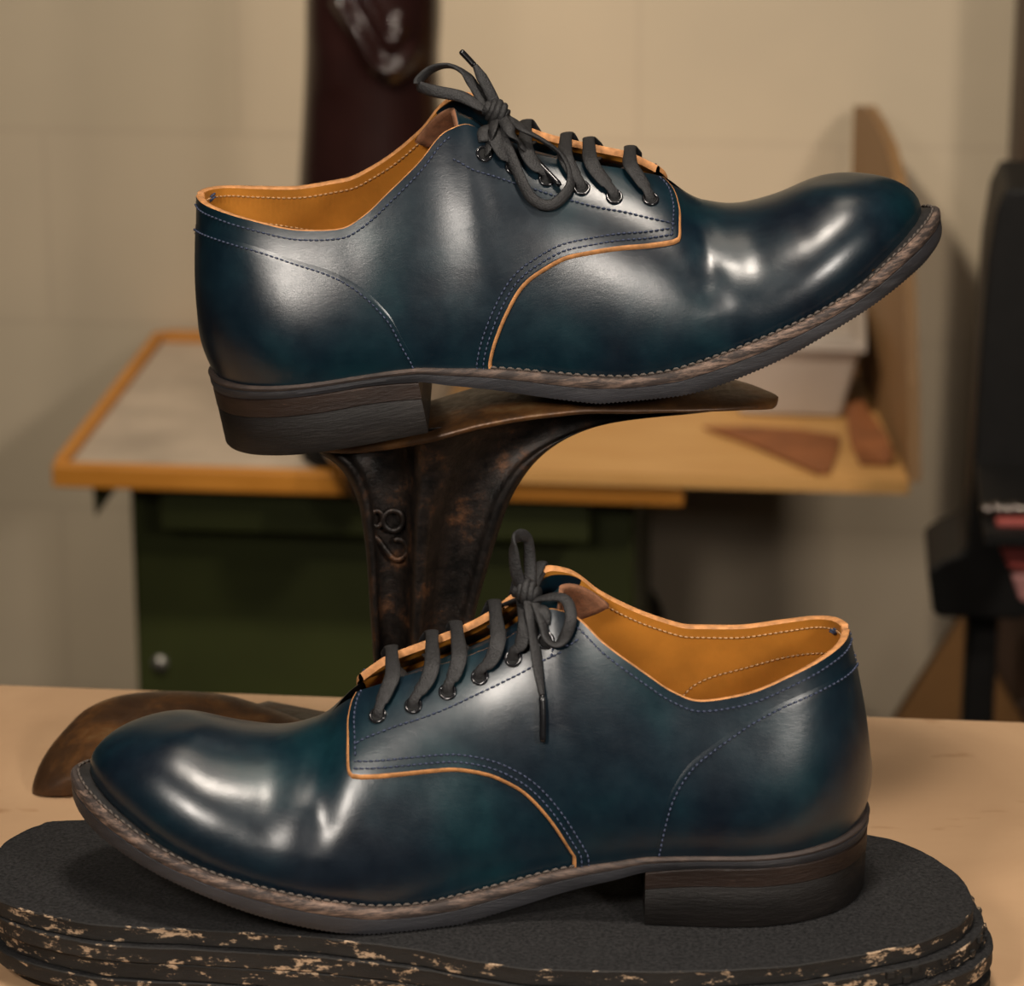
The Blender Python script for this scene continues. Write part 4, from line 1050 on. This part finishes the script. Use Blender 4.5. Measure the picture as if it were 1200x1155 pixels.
sh = empty('storage_rack', (sl.x+.12, 1.70, 0), (0,0,0), 'dark brown wooden rack standing against the wall at the far right edge', 'rack')
so = sh.location
x0 = at_y(1196, 160, 1.62).x
part('side_panel', (x0, 1.60, 0), (x0+.02, WY-.005, 2.1), M['shelf'], sh)
part('side_panel', (x0+.40, 1.60, 0), (x0+.42, WY-.005, 2.1), M['shelf'], sh)
part('back_panel', (x0+.02, WY-.02, .05), (x0+.40, WY-.005, 2.1), M['shelf'], sh)
zs = at_y(1198, 200, 1.62).z
for zq in (.3, .7, zs-.02, 2.0): part('shelf', (x0+.02, 1.60, zq), (x0+.40, WY-.02, zq+.02), M['edge_wood'] if abs(zq-zs+.02) < .01 else M['shelf'], sh)
# cable on the wall
mb = MB(); P = [at_y(a, b, WY-.012) for a, b in [(752,560),(748,630),(752,680),(764,700),(773,722),(774,760),(770,840),(768,900)]]
c = P[0].copy(); P.append(Vector((P[-1].x, WY-.012, .004)))
mb.tube(catmull(np.array([tuple(p-c) for p in P]), 60), .0045, 10); o = mb.build('power_cable', M['black'], None); o.location = c; tag(o, 'black cable hanging down the wall behind the right end of the rear bench', 'cable')
# ---------------------------------------------------------------- light
def area(name, loc, target, size, power, col, sy=None, spread=None):
    L = bpy.data.lights.new(name, 'AREA'); L.energy = power; L.color = col; L.size = size
    if sy: L.shape = 'RECTANGLE'; L.size_y = sy
    if spread: L.spread = radians(spread)
    o = bpy.data.objects.new(name, L); COL.objects.link(o); o.location = loc
    d = Vector(target)-Vector(loc); o.rotation_euler = d.to_track_quat('-Z', 'Y').to_euler(); return o
sc_ = cw(0, 1.18, -.45)
def dirpos(az, el, dist): return sc_+RGT*(dist*cos(radians(el))*sin(radians(az)))-FWD*(dist*cos(radians(el))*cos(radians(az)))+UP*(dist*sin(radians(el)))
area('softbox_left', dirpos(-26, 33, 1.3), sc_, .24, 1.95, (1, .91, .81), spread=70)
area('softbox_right', dirpos(34, 26, 1.3), sc_, .20, 1.6, (1, .92, .83), spread=70)
area('softbox_top', dirpos(5, 78, 1.3), sc_, .20, 2.6, (1, .89, .77), spread=80)
area('wall_lamp', cw(-.55, 1.65, .85), at_y(760, 200, WY), .12, 7.8, (1, .90, .745), spread=84)
area('right_lamp', cw(.72, 1.32, .12), at_y(960, 680, WY), .12, 2.2, (1, .88, .74), spread=80)
area('overhead_fill', cw(.1, 1.6, 1.4), at_y(500, 600, 1.5), .5, 4, (1, .88, .72))  # overhead fill added to light the wall and rear bench, no fixture there
w = bpy.data.worlds.new('room_light'); SC.world = w; w.use_nodes = True
w.node_tree.nodes['Background'].inputs[0].default_value = (1, .85, .7, 1); w.node_tree.nodes['Background'].inputs[1].default_value = .014
# ---------------------------------------------------------------- camera
cam = bpy.data.cameras.new('camera'); co = bpy.data.objects.new('camera', cam); COL.objects.link(co)
co.location = CAM; co.rotation_euler = (pi/2-TH, 0, PSI); cam.sensor_width = 36; cam.sensor_fit = 'HORIZONTAL'; cam.lens = F/1200*36
cam.clip_start = .05; cam.dof.use_dof = True; cam.dof.focus_distance = 1.27; cam.dof.aperture_fstop = 13
SC.camera = co
vs = SC.view_settings; SC.display_settings.display_device = 'sRGB'; vs.view_transform = 'Standard'; vs.look = 'None'; vs.gamma = 1; vs.exposure = -.13; vs.use_curve_mapping = False
